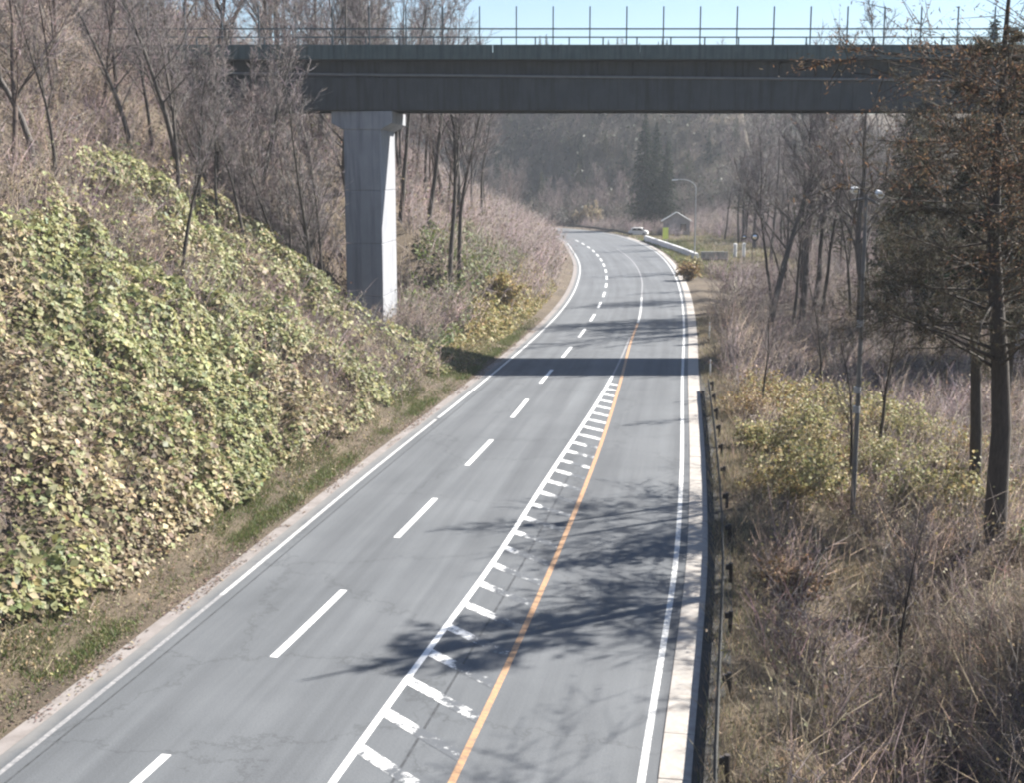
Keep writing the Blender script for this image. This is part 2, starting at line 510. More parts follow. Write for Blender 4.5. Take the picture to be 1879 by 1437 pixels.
# ------------------------------------------------------------------ terrain
def polydist(X, Y, Q):
    """distance to polyline and signed side (positive right)"""
    P_ = np.c_[X.ravel(), Y.ravel()]
    Q = Q[::2]
    t = np.gradient(Q, axis=0); t /= np.linalg.norm(t, axis=1)[:, None]
    D = np.empty(len(P_)); S = np.empty(len(P_)); K = np.empty(len(P_), int)
    for s in range(0, len(P_), 20000):
        p = P_[s:s + 20000]
        d2 = (p[:, None, 0] - Q[None, :, 0]) ** 2 + (p[:, None, 1] - Q[None, :, 1]) ** 2
        k = d2.argmin(1)
        r = p - Q[k]
        al = (r * t[k]).sum(1)
        lat = r[:, 0] * t[k, 1] - r[:, 1] * t[k, 0]
        far = (k == 0) | (k == len(Q) - 1)
        D[s:s + 20000] = np.where(far, np.sqrt(d2[np.arange(len(p)), k]), np.abs(lat))
        S[s:s + 20000] = np.sign(lat); K[s:s + 20000] = k
    return D.reshape(X.shape), S.reshape(X.shape), Q[K, 1].reshape(X.shape)

def height(X, Y):
    X = np.asarray(X, float); Y = np.asarray(Y, float)
    dl, sl, yl = polydist(X, Y, VERGE_L)
    dr, sr, yr = polydist(X, Y, VERGE_R)
    left = sl < 0
    right = (sr > 0) & ~left
    lump = (fnoise(X, Y, 5.0, 3) - .5) * 1.5
    d = dl
    # cut bank: short verge, slope of about 38 degrees, then the wooded hillside
    fL = np.where(d < 1.1, .06 * d, .066 + .78 * (d - 1.1))
    hill = 9.0 + .80 * (d - 12.5)
    hill = np.where(d > 30, 23.0 + .25 * (d - 30), hill)
    fL = np.where(d > 12.55, hill, fL)
    fB = .12 * np.minimum(d, 10.5) + 1.45 * np.maximum(d - 10.5, 0)
    rec = sstep(64.5, 69.5, yl) * (1 - sstep(88.5, 96, yl))
    zl = fL * (1 - rec) + np.minimum(fB, fL) * rec
    zl = np.where(yl > 110, zl * (1 - .35 * sstep(110, 170, yl)), zl)
    zl = zl + lump * sstep(1.5, 6, d)
    # low side beyond the guardrail
    e = dr
    near = 1 - sstep(95, 135, yr)
    zr = -1.7 * sstep(.7, 5.5, e) * near - .3 * sstep(1, 6, e) * (1 - near)
    zr = zr + 17 * sstep(38, 75, X - .12 * Y) * (1 - sstep(200, 260, Y)) + 8 * sstep(12, 60, e) * sstep(150, 230, Y)
    zr = zr + 4.2 * np.exp(-((X - 13.8) / 3.6) ** 2 - ((Y - 24.5) / 5.5) ** 2)
    zr = zr - 1.1 * np.exp(-((X - 9.2) / 2.2) ** 2 - ((Y - 30.5) / 4.5) ** 2)
    zr = zr + 1.9 * np.exp(-((X - 14.5) / 2.6) ** 2 - ((Y - 37) / 3.0) ** 2)
    zr = zr + 21 * sstep(282, 400, Y + .25 * np.abs(X - 40)) * sstep(3, 60, e)
    zr = zr + 13 * sstep(300, 330, Y - .35 * X + 8) * sstep(3, 40, e) * (X < 60)
    zr = zr + lump * .5 * sstep(1.5, 6, e)
    z = np.where(left, zl, np.where(right, zr, -.06))
    # soft join at the road edge
    edge = np.where(left, dl, np.where(right, dr, 0))
    return z + np.where(left | right, .05 * sstep(0, .4, edge) - .06 * (1 - sstep(0, .5, edge)), 0)

def axis(parts):
    out = []
    for a, b, s in parts: out += list(np.arange(a, b, s))
    return np.array(out + [parts[-1][1]])
gx = axis([(-330, -90, 12), (-90, -45, 3), (-45, -24, 1.2), (-24, 26, .6), (26, 60, 1.5), (60, 120, 4), (120, 360, 14)])
gy = axis([(-60, 10, 4), (10, 24, 1.0), (24, 120, .7), (120, 220, 1.6), (220, 330, 2.5), (330, 460, 6), (460, 760, 25)])
GX, GY = np.meshgrid(gx, gy)
GZ = height(GX, GY)
nx, ny = len(gx), len(gy)
ii = (np.arange(ny - 1)[:, None] * nx + np.arange(nx - 1)[None, :]).ravel()
ground = link('ground', mesh_np('ground', np.c_[GX.ravel(), GY.ravel(), GZ.ravel()], np.c_[ii, ii + 1, ii + nx + 1, ii + nx], M['ground'], smooth=True))
tag(ground, 'brown earth banks and hillside on both sides of the road', kind='structure')

def gz(x, y):
    return float(height(np.array([x]), np.array([y]))[0])

# shoulder strip on the bank side
V, F = strip(LEFT, -.80, -.40, .012)
sh = link('shoulder', mesh_np('shoulder', V, F, M['shoulder'])); tag(sh, 'pale concrete strip between asphalt and grassy bank foot', kind='structure')

# gutter of precast blocks on the guardrail side
gut = empty('gutter'); tag(gut, 'pale concrete gutter blocks along the road edge by the guardrail', kind='structure')
gs = [0]; Q = RIGHT[int(np.argmax(RIGHT[:, 1] > 8)): int(np.argmax(RIGHT[:, 1] > 262))]
L_ = np.r_[0, np.cumsum(np.hypot(*np.diff(Q, axis=0).T))]
def ptat(Q, L_, s):
    return np.array([np.interp(s, L_, Q[:, 0]), np.interp(s, L_, Q[:, 1])])
gm = MB().box((0, 0, -.05), (.62, 1.985, .14)).mesh('gutter_block', M['concrete_gutter'], bevel=.012)
gm2 = MB().box((0, 0, .02), (.16, 1.985, .26)).mesh('gutter_block', M['concrete_gutter'], bevel=.015)
s = 0
while s < L_[-1] - 2:
    p0, p1 = ptat(Q, L_, s), ptat(Q, L_, s + 2)
    t = (p1 - p0) / np.linalg.norm(p1 - p0); n = np.array([t[1], -t[0]])
    c = (p0 + p1) / 2
    rz = math.atan2(t[1], t[0]) - math.pi / 2
    for me, off in ((gm, .62),):
        o = link('gutter_block', me, gut)
        o.location = (*(c + n * off), rng.uniform(-.006, .006)); o.rotation_euler = (rng.uniform(-.002, .002), 0, rz)
    s += 2

V, F = strip(RIGHT[int(np.argmax(RIGHT[:, 1] > 4)): int(np.argmax(RIGHT[:, 1] > 72))], .94, 1.62, .03)  # added dark ribbon: its colour widens the guardrail's shadow band
ks = link('rail_shade_strip', mesh_np('rail_shade_strip', V, F, mat_surface('rail_shade_dark', (.035, .034, .032), (.065, .062, .058), 4, .95, .4, 30)))
tag(ks, 'added dark strip standing in for shade under the brown guardrail', kind='structure')
# ------------------------------------------------------------------ overpass
BY0, BY1 = 82.0, 87.5
BX0, BX1 = -38.0, 66.0
br = empty('overpass', (0, BY0, 0)); tag(br, 'dark grey girder overpass crossing high above the road', 'bridge')
def bz(px_y, Y=BY0):                        # height seen at a picture row, used once to size the girder
    u = (718.5 - px_y) / 2340.0
    return CAM_H + Y * math.tan(math.atan(u) - PITCH)
z_top, z_fas, z_pipe, z_bot = bz(82), bz(108), bz(138), bz(201)
bl = BX1 - BX0; bc = (BX0 + BX1) / 2
def bpart(name, mat, boxes, bevel=0):
    m = MB()
    for c, d in boxes: m.box((c[0], c[1] - BY0, c[2]), d)
    return m.build(name, mat, br, bevel)
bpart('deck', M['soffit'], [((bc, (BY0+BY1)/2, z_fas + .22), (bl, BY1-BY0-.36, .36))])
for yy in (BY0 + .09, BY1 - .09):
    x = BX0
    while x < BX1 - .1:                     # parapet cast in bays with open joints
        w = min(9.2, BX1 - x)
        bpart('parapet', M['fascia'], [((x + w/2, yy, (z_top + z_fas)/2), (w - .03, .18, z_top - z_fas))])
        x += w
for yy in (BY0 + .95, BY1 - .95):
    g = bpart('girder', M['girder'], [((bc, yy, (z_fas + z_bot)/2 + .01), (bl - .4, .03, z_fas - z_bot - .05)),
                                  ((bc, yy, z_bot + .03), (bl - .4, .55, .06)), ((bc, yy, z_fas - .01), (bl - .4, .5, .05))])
    x = BX0 + 2
    st = []
    while x < BX1 - 1:
        st.append(((x, yy, (z_fas + z_bot)/2), (.02, .36, z_fas - z_bot - .12))); x += 2.3
    s_ = bpart('stiffener', M['girder'], st); s_.parent = g; s_['kind'] = 'stuff'
# lower outer girder plate and the pipe carried on brackets
x = BX0 + .3
while x < BX1 - .5:
    w_ = min(7.4, BX1 - .2 - x)
    bpart('cover_plate', M['girder'], [((x + w_/2, BY0 + .52 + rng.uniform(-.012, .012), (z_pipe + z_bot)/2 - .05), (w_ - .03, .04, z_pipe - z_bot - .16))])
    x += w_
MB().tube([(BX0 + .3, .40, z_pipe + .35), (BX1 - .3, .40, z_pipe - .62)], .075, 8).build('pipe', M['pipe'], br)
cf = []
x = BX0 + 3
while x < BX1:
    cf.append(((x, (BY0+BY1)/2, (z_fas+z_bot)/2 - .1), (.12, BY1-BY0-2.0, 1.2))); x += 6
bpart('cross_frame', M['girder'], cf)['kind'] = 'stuff'
# near side: tall net posts with a handrail; far side: low railing
fp = MB().box((0, 0, 1.17), (.075, .075, 2.34)).mesh('fence_post', M['fence_metal'])
x = BX0 + .7
x = 2.46 + 2.29 * math.ceil((BX0 - 2.46) / 2.29) + .1
while x < BX1:
    o = link('fence_post', fp, br); o.location = (x, .09, z_top); x += 2.29
rp = MB().box((0, 0, .52), (.085, .085, 1.04)).mesh('rail_post', M['fence_metal'])
x = BX0 + 1.3
while x < BX1:
    o = link('rail_post', rp, br); o.location = (x, BY1 - BY0 - .09, z_top); x += 2.25
for yy, hs in ((.09, (1.0,)), (BY1 - BY0 - .09, (1.04, .55))):
    for h in hs:
        MB().box((bc, yy + .07, z_top + h), (bl, .05, .085 if h > .9 else .03)).build('handrail', M['fence_metal'], br)
def pier(x, y, rz, zg):
    p = empty('pier', (x, y - BY0, 0), rz); p.parent = br
    w, dp = 2.40, 5.1
    tops = [z_bot - 1.15, 10.2, 6.8, 3.4, zg - .8]
    for a, b in zip(tops[:-1], tops[1:]):
        MB().box((0, 0, (a + b)/2), (w, dp, a - b - .025)).build('column_block', M['pier'], p, .05)
    MB().box((0, 0, (tops[0] + zg) / 2), (w - .08, dp - .08, tops[0] - zg - .3)).build('column_core', M['pier'], p)
    prof = [(-w/2 - .75, 0), (-w/2 - .75, -.75), (-w/2 - .02, -1.14), (w/2 + .02, -1.14), (w/2 + .75, -.75), (w/2 + .75, 0)]
    MB().prism(prof, (0, -dp/2 - .05, z_bot - .03), (0, dp/2 + .05, z_bot - .03), (1, 0, 0), (0, 0, 1)).build('cap', M['pier'], p, .04)
    return p
# front right corner stands near X -8.35, Y 82.6; the pier is turned to the road's direction
PR = R(-5)
def pc(xc, yc):
    cx, cy = -1.2, 2.55
    return xc + cx * math.cos(PR) - cy * math.sin(PR), yc + cx * math.sin(PR) + cy * math.cos(PR)
px_, py_ = pc(-8.35, 82.6)
pier(px_, py_, PR, gz(px_, py_))
pier(34.0, 84.5, PR, gz(34, 84.5))
MB().box((BX1 - .2, 2.5, z_bot - 2.5), (2.6, 6.2, 6.5)).build('abutment', M['pier'], br, .05)

# ------------------------------------------------------------------ guardrail
def guardrail(y0, y1, off, label, matb, matp, group=None, line=RIGHT, spacing=4.0, zc=.52, name='guardrail'):
    t_ = empty(name, (float(xat(line, y0)), y0, 0)); tag(t_, label, 'guardrail', group)
    return t_
def w_profile(sgn=1):
    # W-beam section, a across (towards the road negative), b up
    pr = [(-.0, .175), (-.05, .13), (-.05, .07), (0, .03), (0, -.03), (-.05, -.07), (-.05, -.13), (0, -.175)]
    back = [(a + .012, b) for a, b in pr[::-1]]
    return pr + back
def make_rail(Q, label, matb, matp, zb=.56, post_back=.20, spacing=4.0, cat='guardrail', group=None, first=0.0):
    L = np.r_[0, np.cumsum(np.hypot(*np.diff(Q, axis=0).T))]
    o0 = ptat(Q, L, 0)
    z0 = 0.0
    root = empty('guardrail', (o0[0], o0[1], z0)); tag(root, label, cat, group)
    bm = None
    s = 0
    pm = MB().tube([(0, 0, -.5), (0, 0, zb + .12)], .058, 10).mesh('post', matp)
    km = MB().box((-.09, 0, zb), (.12, .10, .14)).mesh('bracket', matp)
    bmesh_ = MB().prism(w_profile(), (0, 0, 0), (0, spacing + .25, 0), (1, 0, 0), (0, 0, 1)).mesh('beam', matb)
    while s <= L[-1] - .01:
        p = ptat(Q, L, s); q = ptat(Q, L, min(s + spacing, L[-1])); 
        if s + spacing > L[-1]: q = p + (p - ptat(Q, L, s - spacing))
        t = (q - p) / np.linalg.norm(q - p); n = np.array([t[1], -t[0]])
        rz = math.atan2(t[1], t[0]) - math.pi / 2
        pp = p + n * post_back
        po = link('post', pm, root); po.location = (pp[0] - o0[0], pp[1] - o0[1], 0); po.rotation_euler = (rng.uniform(-.02, .02), rng.uniform(-.02, .02), rz)
        ko = link('bracket', km, po)
        if s + spacing <= L[-1] + .01:
            bo = link('beam', bmesh_, root); bo.location = (p[0] - o0[0], p[1] - o0[1], zb + rng.uniform(-.008, .008)); bo.rotation_euler = (rng.uniform(-.003, .003), R(-4), rz)
        s += spacing
    return root
k0 = int(np.argmax(RIGHT[:, 1] > -6)); k1 = int(np.argmax(RIGHT[:, 1] > 69.5))
make_rail(offset(RIGHT, 1.38)[k0:k1], 'brown steel guardrail beside the pale gutter in front of the overpass', M['rail_brown'], M['post_brown'], zb=.46)
k0 = int(np.argmax(RIGHT[:, 1] > 233)); k1 = k0 + 72
make_rail(offset(RIGHT, 1.3)[k0:k1], 'dark low guardrail round the outside of the far bend', M['rail_brown'], M['post_brown'])
wr = smooth_poly([(24.9, 172), (24.3, 186), (23.6, 202), (22.8, 222)])
bw = empty('barrier_wall', (24.9, 172, 0)); tag(bw, 'low white barrier wall curving beside the grass patch at the far bend', 'barrier')
Lw = np.r_[0, np.cumsum(np.hypot(*np.diff(wr, axis=0).T))]
bwm = MB().prism([(-.34, -.4), (.34, -.4), (.34, .1), (.24, .35), (.22, .85), (-.22, .85), (-.24, .35), (-.34, .1)], (0, -1.97, 0), (0, 1.97, 0), (1, 0, 0), (0, 0, 1)).mesh('wall_block', M['white_paint'], bevel=.03)
for k in range(int(Lw[-1] // 4)):
    p, q = ptat(wr, Lw, k * 4), ptat(wr, Lw, k * 4 + 4)
    o = link('wall_block', bwm, bw); c = (p + q) / 2
    o.location = (c[0] - 24.9, c[1] - 172, gz(*c) + .05); o.rotation_euler = (0, 0, math.atan2(q[1] - p[1], q[0] - p[0]) - math.pi / 2)

# ------------------------------------------------------------------ small road furniture
def delineator(x, y, label, mat, h=1.0):
    z = gz(x, y)
    o = empty('delineator', (x, y, max(z, -.1))); tag(o, label, 'marker post')
    MB().tube([(0, 0, -.3), (0, 0, h)], .045, 10).build('post', mat, o)
    m = MB(); m.tube([(0, -.035, h - .12), (0, .035, h - .12)], .10, 14).build('reflector', M['white_paint'] if mat != M['white_paint'] else M['orange_line'], o)
    MB().tube([(0, -.02, h - .005), (0, .02, h - .005)], .03, 8).build('bracket', mat, o)
    return o
delineator(xat(RIGHT, 87) + 1.75, 87, 'white marker post beside the gutter just past the overpass shadow', M['white_paint'], 1.15)
delineator(xat(RIGHT, 70.5) + 1.55, 70.5, 'pale marker post at the far end of the brown guardrail', M['white_paint'], .95)
delineator(8.2, 226, 'dark marker post on the inside of the far bend', M['dark'], 1.3)

def lamp_post(x, y, h, label):
    z = gz(x, y)
    o = empty('street_lamp', (x, y, z)); tag(o, label, 'street lamp')
    MB().tube([(0, 0, -.4), (0, 0, h * .5), (0, 0, h - 1)], [.11, .085, .065], 10).build('pole', M['steel_grey'], o)
    arc = [(-1.9 * (1 - math.cos(a)) , 0, h - 1 + 1.3 * math.sin(a)) for a in np.linspace(0, R(90), 8)] + [(-2.6, 0, h + .26)]
    MB().tube(arc, [.08] * 4 + [.06] * 5, 8).build('arm', M['steel_grey'], o)
    hd = MB(); hd.prism([(-.14, 0), (-.10, .12), (.10, .12), (.14, 0), (.08, -.05), (-.08, -.05)], (-2.45, 0, h + .22), (-3.25, 0, h + .18), (0, 1, 0), (0, 0, 1))
    hd.build('lamp_head', M['white_paint'], o)
    return o
lamp_post(24.8, 174.0, 10.4, 'grey street lamp with curved arm by the far bend')

def twin_pole(x, y, h, label):
    z = gz(x, y)
    o = empty('lamp_pole', (x, y, z)); tag(o, label, 'lamp pole')
    MB().tube([(0, 0, -.5), (0.03, 0, h * .4), (-.02, 0, h)], [.105, .085, .065], 10).build('pole', M['pole_dark'], o)
    MB().tube([(-.55, 0, h - .22), (0, 0, h - .12), (.45, 0, h - .35)], .045, 8).build('crossarm', M['pole_dark'], o)
    for sx, zz, ti in ((-.44, h + .12, .25), (.44, h - .02, -.7)):
        f = MB()
        f.prism([(-.11, -.08), (.11, -.11), (.14, .07), (.07, .12), (-.07, .12), (-.14, .07)], (sx, -.18, zz), (sx, .16, zz + .05), (math.cos(ti), 0, math.sin(ti)), (-math.sin(ti), 0, math.cos(ti)))
        hh = f.build('lamp_head', M['white_paint'], o, .02)
        MB().box((sx, -.19, zz), (.17, .02, .12)).build('lens', M['mirror'], hh)
    for zz in (h * .62, h * .42, h * .36):
        MB().tube([(-.02, 0, zz - .12), (-.02, 0, zz + .12)], .135, 10).build('pole_band', M['steel_grey'], o)
    return o
twin_pole(12.65, 46.0, 12.2, 'tall dark pole with two white lamp heads standing in the brush')

def traffic_mirror(x, y):
    z = gz(x, y)
    o = empty('traffic_mirror', (x, y, z)); tag(o, 'round twin traffic mirror with dark rim on a post among bare trunks', 'traffic mirror')
    MB().tube([(0, 0, -.3), (0, 0, 3.6)], .05, 10).build('post', M['dark'], o)
    MB().tube([(-1.1, -.02, 3.2), (.3, -.02, 3.2)], .035, 8).build('bracket', M['dark'], o)
    for cx, r_ in ((.25, .52), (-1.15, .32)):
        c = Vector((cx, -.12, 3.25))
        m = MB()
        m.tube([c + Vector((0, .10, 0)), c + Vector((0, 0, 0)), c + Vector((0, -.05, 0))], [r_ * .8, r_, r_], 28)
        f = m.build('mirror_rim', M['dark'], o)
        m = MB()
        m.tube([c + Vector((0, -.052 - .02 * k, 0)) for k in range(5)], [r_ * .62 * math.cos(k * .36) + .002 for k in range(5)], 28)
        me = m.mesh('mirror_face', M['mirror']); me.shade_smooth(); link('mirror_face', me, f)
        MB().box((cx, -.16, 3.25 + r_ * .98), (r_ * 1.3, .3, .03)).build('hood', M['dark'], f)
    return o
traffic_mirror(31.9, 170.0)

def sign_board(x, y):
    z = gz(x, y)
    o = empty('sign_board', (x, y, z)); tag(o, 'lime yellow upright board behind the white barrier wall', 'sign')
    for sx in (-.32, .32): MB().box((sx, .06, 1.2), (.06, .06, 3.0)).build('post', M['steel_grey'], o)
    MB().box((0, 0, 1.75), (.92, .05, 1.9)).build('board', M['lime'], o, .02)
    return o
sign_board(25.6, 214)

for i, (x, w_) in enumerate(((31.0, .34), (32.2, .30))):
    o = empty('white_post', (x, 178, gz(x, 178)))
    tag(o, ['thicker white post in front of the bare roadside trunks', 'thinner white post next to a thicker white post'][i], 'post', 'white posts near the traffic mirror')
    MB().tube([(0, 0, -.3), (0, 0, 1.9)], w_ * .75, 14).build('shaft', M['white_paint'], o, .03)
    MB().tube([(0, 0, 1.9), (0, 0, 1.95), (0, 0, 2.03)], [w_ * .85, w_ * .85, w_ * .4], 14).build('top_cap', M['white_paint'], o)

def shed(x, y, rz):
    z = gz(x, y) - .2
    o = empty('shed', (x, y, z), rz); tag(o, 'small grey boarded shed with a tin roof beyond the white barrier wall', 'shed')
    w, d, h, rh = 5.0, 4.2, 2.9, 1.5
    m = MB()
    m.prism([(-w/2, 0), (w/2, 0), (w/2, h), (0, h + rh), (-w/2, h)], (0, -d/2, 0), (0, d/2, 0), (1, 0, 0), (0, 0, 1))
    wl = m.build('wall', M['wall_grey'], o)
    for k in range(12):
        b = MB().box((-w/2 + (k + .5) * w/12, -d/2 - .02, h/2), (w/12 - .03, .03, h - .02)).build('board', M['wall_grey'], wl)
    for sx in (-1, 1):
        a = math.atan2(rh, w/2)
        m = MB(); Lr = math.hypot(rh, w/2) + .45
        m.prism([(0, .03), (Lr, .03), (Lr, .10), (0, .10)], (0, -d/2 - .4, h + rh), (0, d/2 + .4, h + rh), (sx * math.cos(a), 0, -math.sin(a)), (sx * math.sin(a), 0, math.cos(a)))
        m.build('roof_panel', M['roof_grey'], o)
    wd = MB().box((1.25, -d/2 - .05, 1.65), (1.3, .06, 1.5)).build('window', M['wall_grey'], o)
    MB().box((1.25, -d/2 - .085, 1.65), (1.12, .03, 1.3)).build('pane', M['glass'], wd)
    dr_ = MB().box((-1.1, -d/2 - .05, 1.05), (1.0, .06, 2.1)).build('door', M['roof_grey'], o)
    MB().box((-.72, -d/2 - .11, 1.0), (.05, .06, .16)).build('handle', M['dark'], dr_)
shed(31.6, 247, R(-6))

def small_car(x, y, rz):
    z = gz(x, y) + .05
    o = empty('parked_car', (x, y, z), rz); tag(o, 'small white parked car, side on, just outside the far bend', 'car')
    prof = [(-1.85, .30), (-1.82, .72), (-1.70, .95), (-1.45, .98), (-1.15, 1.46), (-.9, 1.53), (.55, 1.53), (.8, 1.46), (1.25, 1.02), (1.72, .90), (1.84, .66), (1.85, .30), (1.5, .22), (-1.5, .22)]
    body = MB().prism([(a, b) for a, b in prof], (0, -.76, 0), (0, .76, 0), (1, 0, 0), (0, 0, 1)).build('body', M['white_paint'], o, .06)
    for sy in (-.775, .775):
        for pr in ([(-1.08, 1.02), (-.9, 1.40), (-.18, 1.42), (-.18, 1.02)], [(-.10, 1.02), (-.10, 1.42), (.55, 1.40), (1.0, 1.02)]):
            MB().prism(pr, (0, sy - .012, 0), (0, sy + .012, 0), (1, 0, 0), (0, 0, 1)).build('window', M['glass'], o)
    MB().prism([(.84, 1.43), (1.22, 1.06), (1.25, 1.08), (.87, 1.46)], (0, -.64, 0), (0, .64, 0), (1, 0, 0), (0, 0, 1)).build('windscreen', M['glass'], o)
    for wx in (-1.15, 1.15):
        for sy in (-.70, .70):
            w = MB().tube([(wx, sy - .09, .28), (wx, sy + .09, .28)], .29, 18).build('wheel', M['dark'], o)
            MB().tube([(wx, sy - .10, .28), (wx, sy + .10, .28)], .17, 12).build('rim', M['steel_grey'], w)
    for sy in (-.55, .55):
        MB().box((1.82, sy, .72), (.08, .3, .16)).build('headlight', M['white_paint'], o)
        MB().box((-1.82, sy, .78), (.06, .16, .24)).build('tail_light', M['orange_line'], o)
small_car(23.6, 240, R(-14))

def low_wall(x, y, w, label):
    z = gz(x, y)
    o = empty('low_wall', (x, y, z)); tag(o, label, 'wall')
    MB().box((0, 0, .1), (w + .25, .6, .5)).build('plinth', M['dark'], o, .02)
    n = int(w / 1.2)
    for k in range(n):
        MB().box((-w/2 + (k + .5) * w/n, 0, .85), (w/n - .03, .4, 1.0)).build('panel', M['concrete'], o, .02)
low_wall(27.0, 171, 3.6, 'low pale concrete wall on a dark plinth near the street lamp')

# ------------------------------------------------------------------ plant geometry
def unit(v):
    return v / np.maximum(np.linalg.norm(v, axis=-1, keepdims=True), 1e-9)

def stems(base, d, length, r, bend=.25, colr=None):
    """tapered three-sided stems, one bend, 9 triangles each"""
    n = len(base)
    d = unit(d)
    side = unit(np.cross(d, rng.normal(size=(n, 3))))
    up2 = np.cross(d, side)
    mid = base + d * length[:, None] * .5 + side * (length * bend * .5 * rng.normal(size=n))[:, None]
    tip = base + d * length[:, None] + up2 * (length * bend * rng.normal(size=n))[:, None]
    V = np.empty((n, 7, 3), np.float32)
    for k in range(3):
        a = 2 * math.pi * k / 3
        o = side * math.cos(a) + up2 * math.sin(a)
        V[:, k] = base + o * r[:, None]
        V[:, 3 + k] = mid + o * (r * .65)[:, None]
    V[:, 6] = tip
    t = []
    for k in range(3):
        j = (k + 1) % 3
        t += [(k, j, 3 + j), (k, 3 + j, 3 + k), (3 + k, 3 + j, 6)]
    T = (np.array(t)[None] + (np.arange(n) * 7)[:, None, None]).reshape(-1, 3)
    C = np.repeat(colr, 7, axis=0) if colr is not None else None
    return V.reshape(-1, 3), T, C, mid, tip, d

def cones(base, d, length, r, colr):
    """plain tapered twigs, 3 triangles each"""
    n = len(base); d = unit(d)
    side = unit(np.cross(d, rng.normal(size=(n, 3)))); up2 = np.cross(d, side)
    V = np.empty((n, 4, 3), np.float32)
    for k in range(3):
        a = 2 * math.pi * k / 3
        V[:, k] = base + (side * math.cos(a) + up2 * math.sin(a)) * r[:, None]
    V[:, 3] = base + d * length[:, None]
    T = (np.array([(0, 1, 3), (1, 2, 3), (2, 0, 3)])[None] + (np.arange(n) * 4)[:, None, None]).reshape(-1, 3)
    return V.reshape(-1, 3), T, np.repeat(colr, 4, axis=0)

def leaves(pos, nrm, size, colr, aspect=.75, fold=.25, dirv=None):
    """folded leaf blades: two triangles each"""
    n = len(pos)
    nrm = unit(nrm)
    u = unit(np.cross(nrm, rng.normal(size=(n, 3)))) if dirv is None else unit(dirv)
    w = unit(np.cross(nrm, u))
    s = size[:, None]
    V = np.empty((n, 4, 3), np.float32)
    V[:, 0] = pos - u * s * .5
    V[:, 1] = pos + w * s * .5 * aspect + nrm * s * fold * .5
    V[:, 2] = pos + u * s * .5
    V[:, 3] = pos - w * s * .5 * aspect + nrm * s * fold * .5
    T = (np.array([(0, 1, 2), (0, 2, 3)])[None] + (np.arange(n) * 4)[:, None, None]).reshape(-1, 3)
    return V.reshape(-1, 3), T, np.repeat(colr, 4, axis=0)

def palette(n, cols, w, jit=.18):
    c = np.array(cols)[rng.choice(len(cols), n, p=np.array(w) / np.sum(w))]
    return np.clip(c * (1 + jit * rng.normal(size=(n, 1))) * (1 + .06 * rng.normal(size=(n, 3))), .01, .9)

def slope_normal(x, y, e=.6):
    hx = height(x + e, y) - height(x - e, y); hy = height(x, y + e) - height(x, y - e)
    return unit(np.c_[-hx / (2 * e), -hy / (2 * e), np.ones(len(x))])

# ------------------------------------------------------------------ tree prototypes
def branch_lines(h, lean, n1, n2, n3, r0, spread=.55, start=.3, seed=0, curve=.12, droop=0.0, l1=.38, taper=.75, fmax=1.0):
    rg = np.random.default_rng(seed)
    lim, tw = [], []
    n = 9
    p = np.zeros(3); d = unit(np.array([lean * rg.normal(), lean * rg.normal(), 1.0]))
    pts = [p.copy()]
    for i in range(n):
        d = unit(d + np.array([rg.normal(), rg.normal(), .4]) * curve * .6)
        p = p + d * h / n; pts.append(p.copy())
    pts = np.array(pts)
    rad = r0 * (1 - np.linspace(0, 1, n + 1) ** 1.1 * .9)
    lim.append((pts, rad))
    for i in range(n1):
        f = start + (fmax - start) * (i + rg.random()) / n1
        k = min(int(f * n), n - 1); b = pts[k] + (pts[k + 1] - pts[k]) * (f * n - k)
        az = i * 2.4 + rg.normal() * .5
        sp = spread * (1.15 - .35 * f) * rg.uniform(.7, 1.3)
        dd = unit(np.array([math.cos(az) * math.sin(sp), math.sin(az) * math.sin(sp), math.cos(sp)]))
        Ln = h * l1 * (1.1 - f * taper) * rg.uniform(.7, 1.25)
        q = [b]; cur = b.copy(); d1 = dd.copy()
        for j in range(4):
            d1 = unit(d1 + rg.normal(size=3) * curve + np.array([0, 0, .10 - droop])); cur = cur + d1 * Ln / 4; q.append(cur.copy())
        q = np.array(q); rr = max(r0 * (1 - f) * .5, .018) * np.array([1, .75, .5, .35, .15])
        lim.append((q, rr))
        for m in range(n2):
            g = .25 + .75 * (m + rg.random()) / n2
            kk = min(int(g * 4), 3); b2 = q[kk] + (q[kk + 1] - q[kk]) * (g * 4 - kk)
            d2 = unit(unit(q[kk + 1] - q[kk]) + rg.normal(size=3) * .55 + np.array([0, 0, .15 - droop]))
            L2 = Ln * .42 * rg.uniform(.6, 1.3) * (1.2 - .6 * g)
            tw.append((b2, d2, L2, max(rr[kk] * .45, .016)))
            for w in range(n3):
                g3 = rg.uniform(.25, 1); b3 = b2 + d2 * L2 * g3
                d3 = unit(d2 + rg.normal(size=3) * .55 + np.array([0, 0, .12 - droop]))
                tw.append((b3, d3, L2 * rg.uniform(.35, .75), .013))
    return lim, tw

def tube_np(G, pts, rad, n=6, c=None):
    pts = np.asarray(pts, float); k = len(pts)
    t = unit(np.gradient(pts, axis=0))
    ref = np.where(np.abs(t[:, 2:3]) < .9, np.array([[0, 0, 1.]]), np.array([[1., 0, 0]]))
    u = unit(np.cross(t, ref)); w = np.cross(t, u)
    a = np.arange(n) * 2 * math.pi / n
    V = pts[:, None] + (u[:, None] * np.cos(a)[None, :, None] + w[:, None] * np.sin(a)[None, :, None]) * np.asarray(rad)[:, None, None]
    T = []
    for i in range(k - 1):
        for j in range(n):
            a0 = i * n + j; a1 = i * n + (j + 1) % n
            T += [(a0, a1, a1 + n), (a0, a1 + n, a0 + n)]
    G.add(V.reshape(-1, 3), T, c)

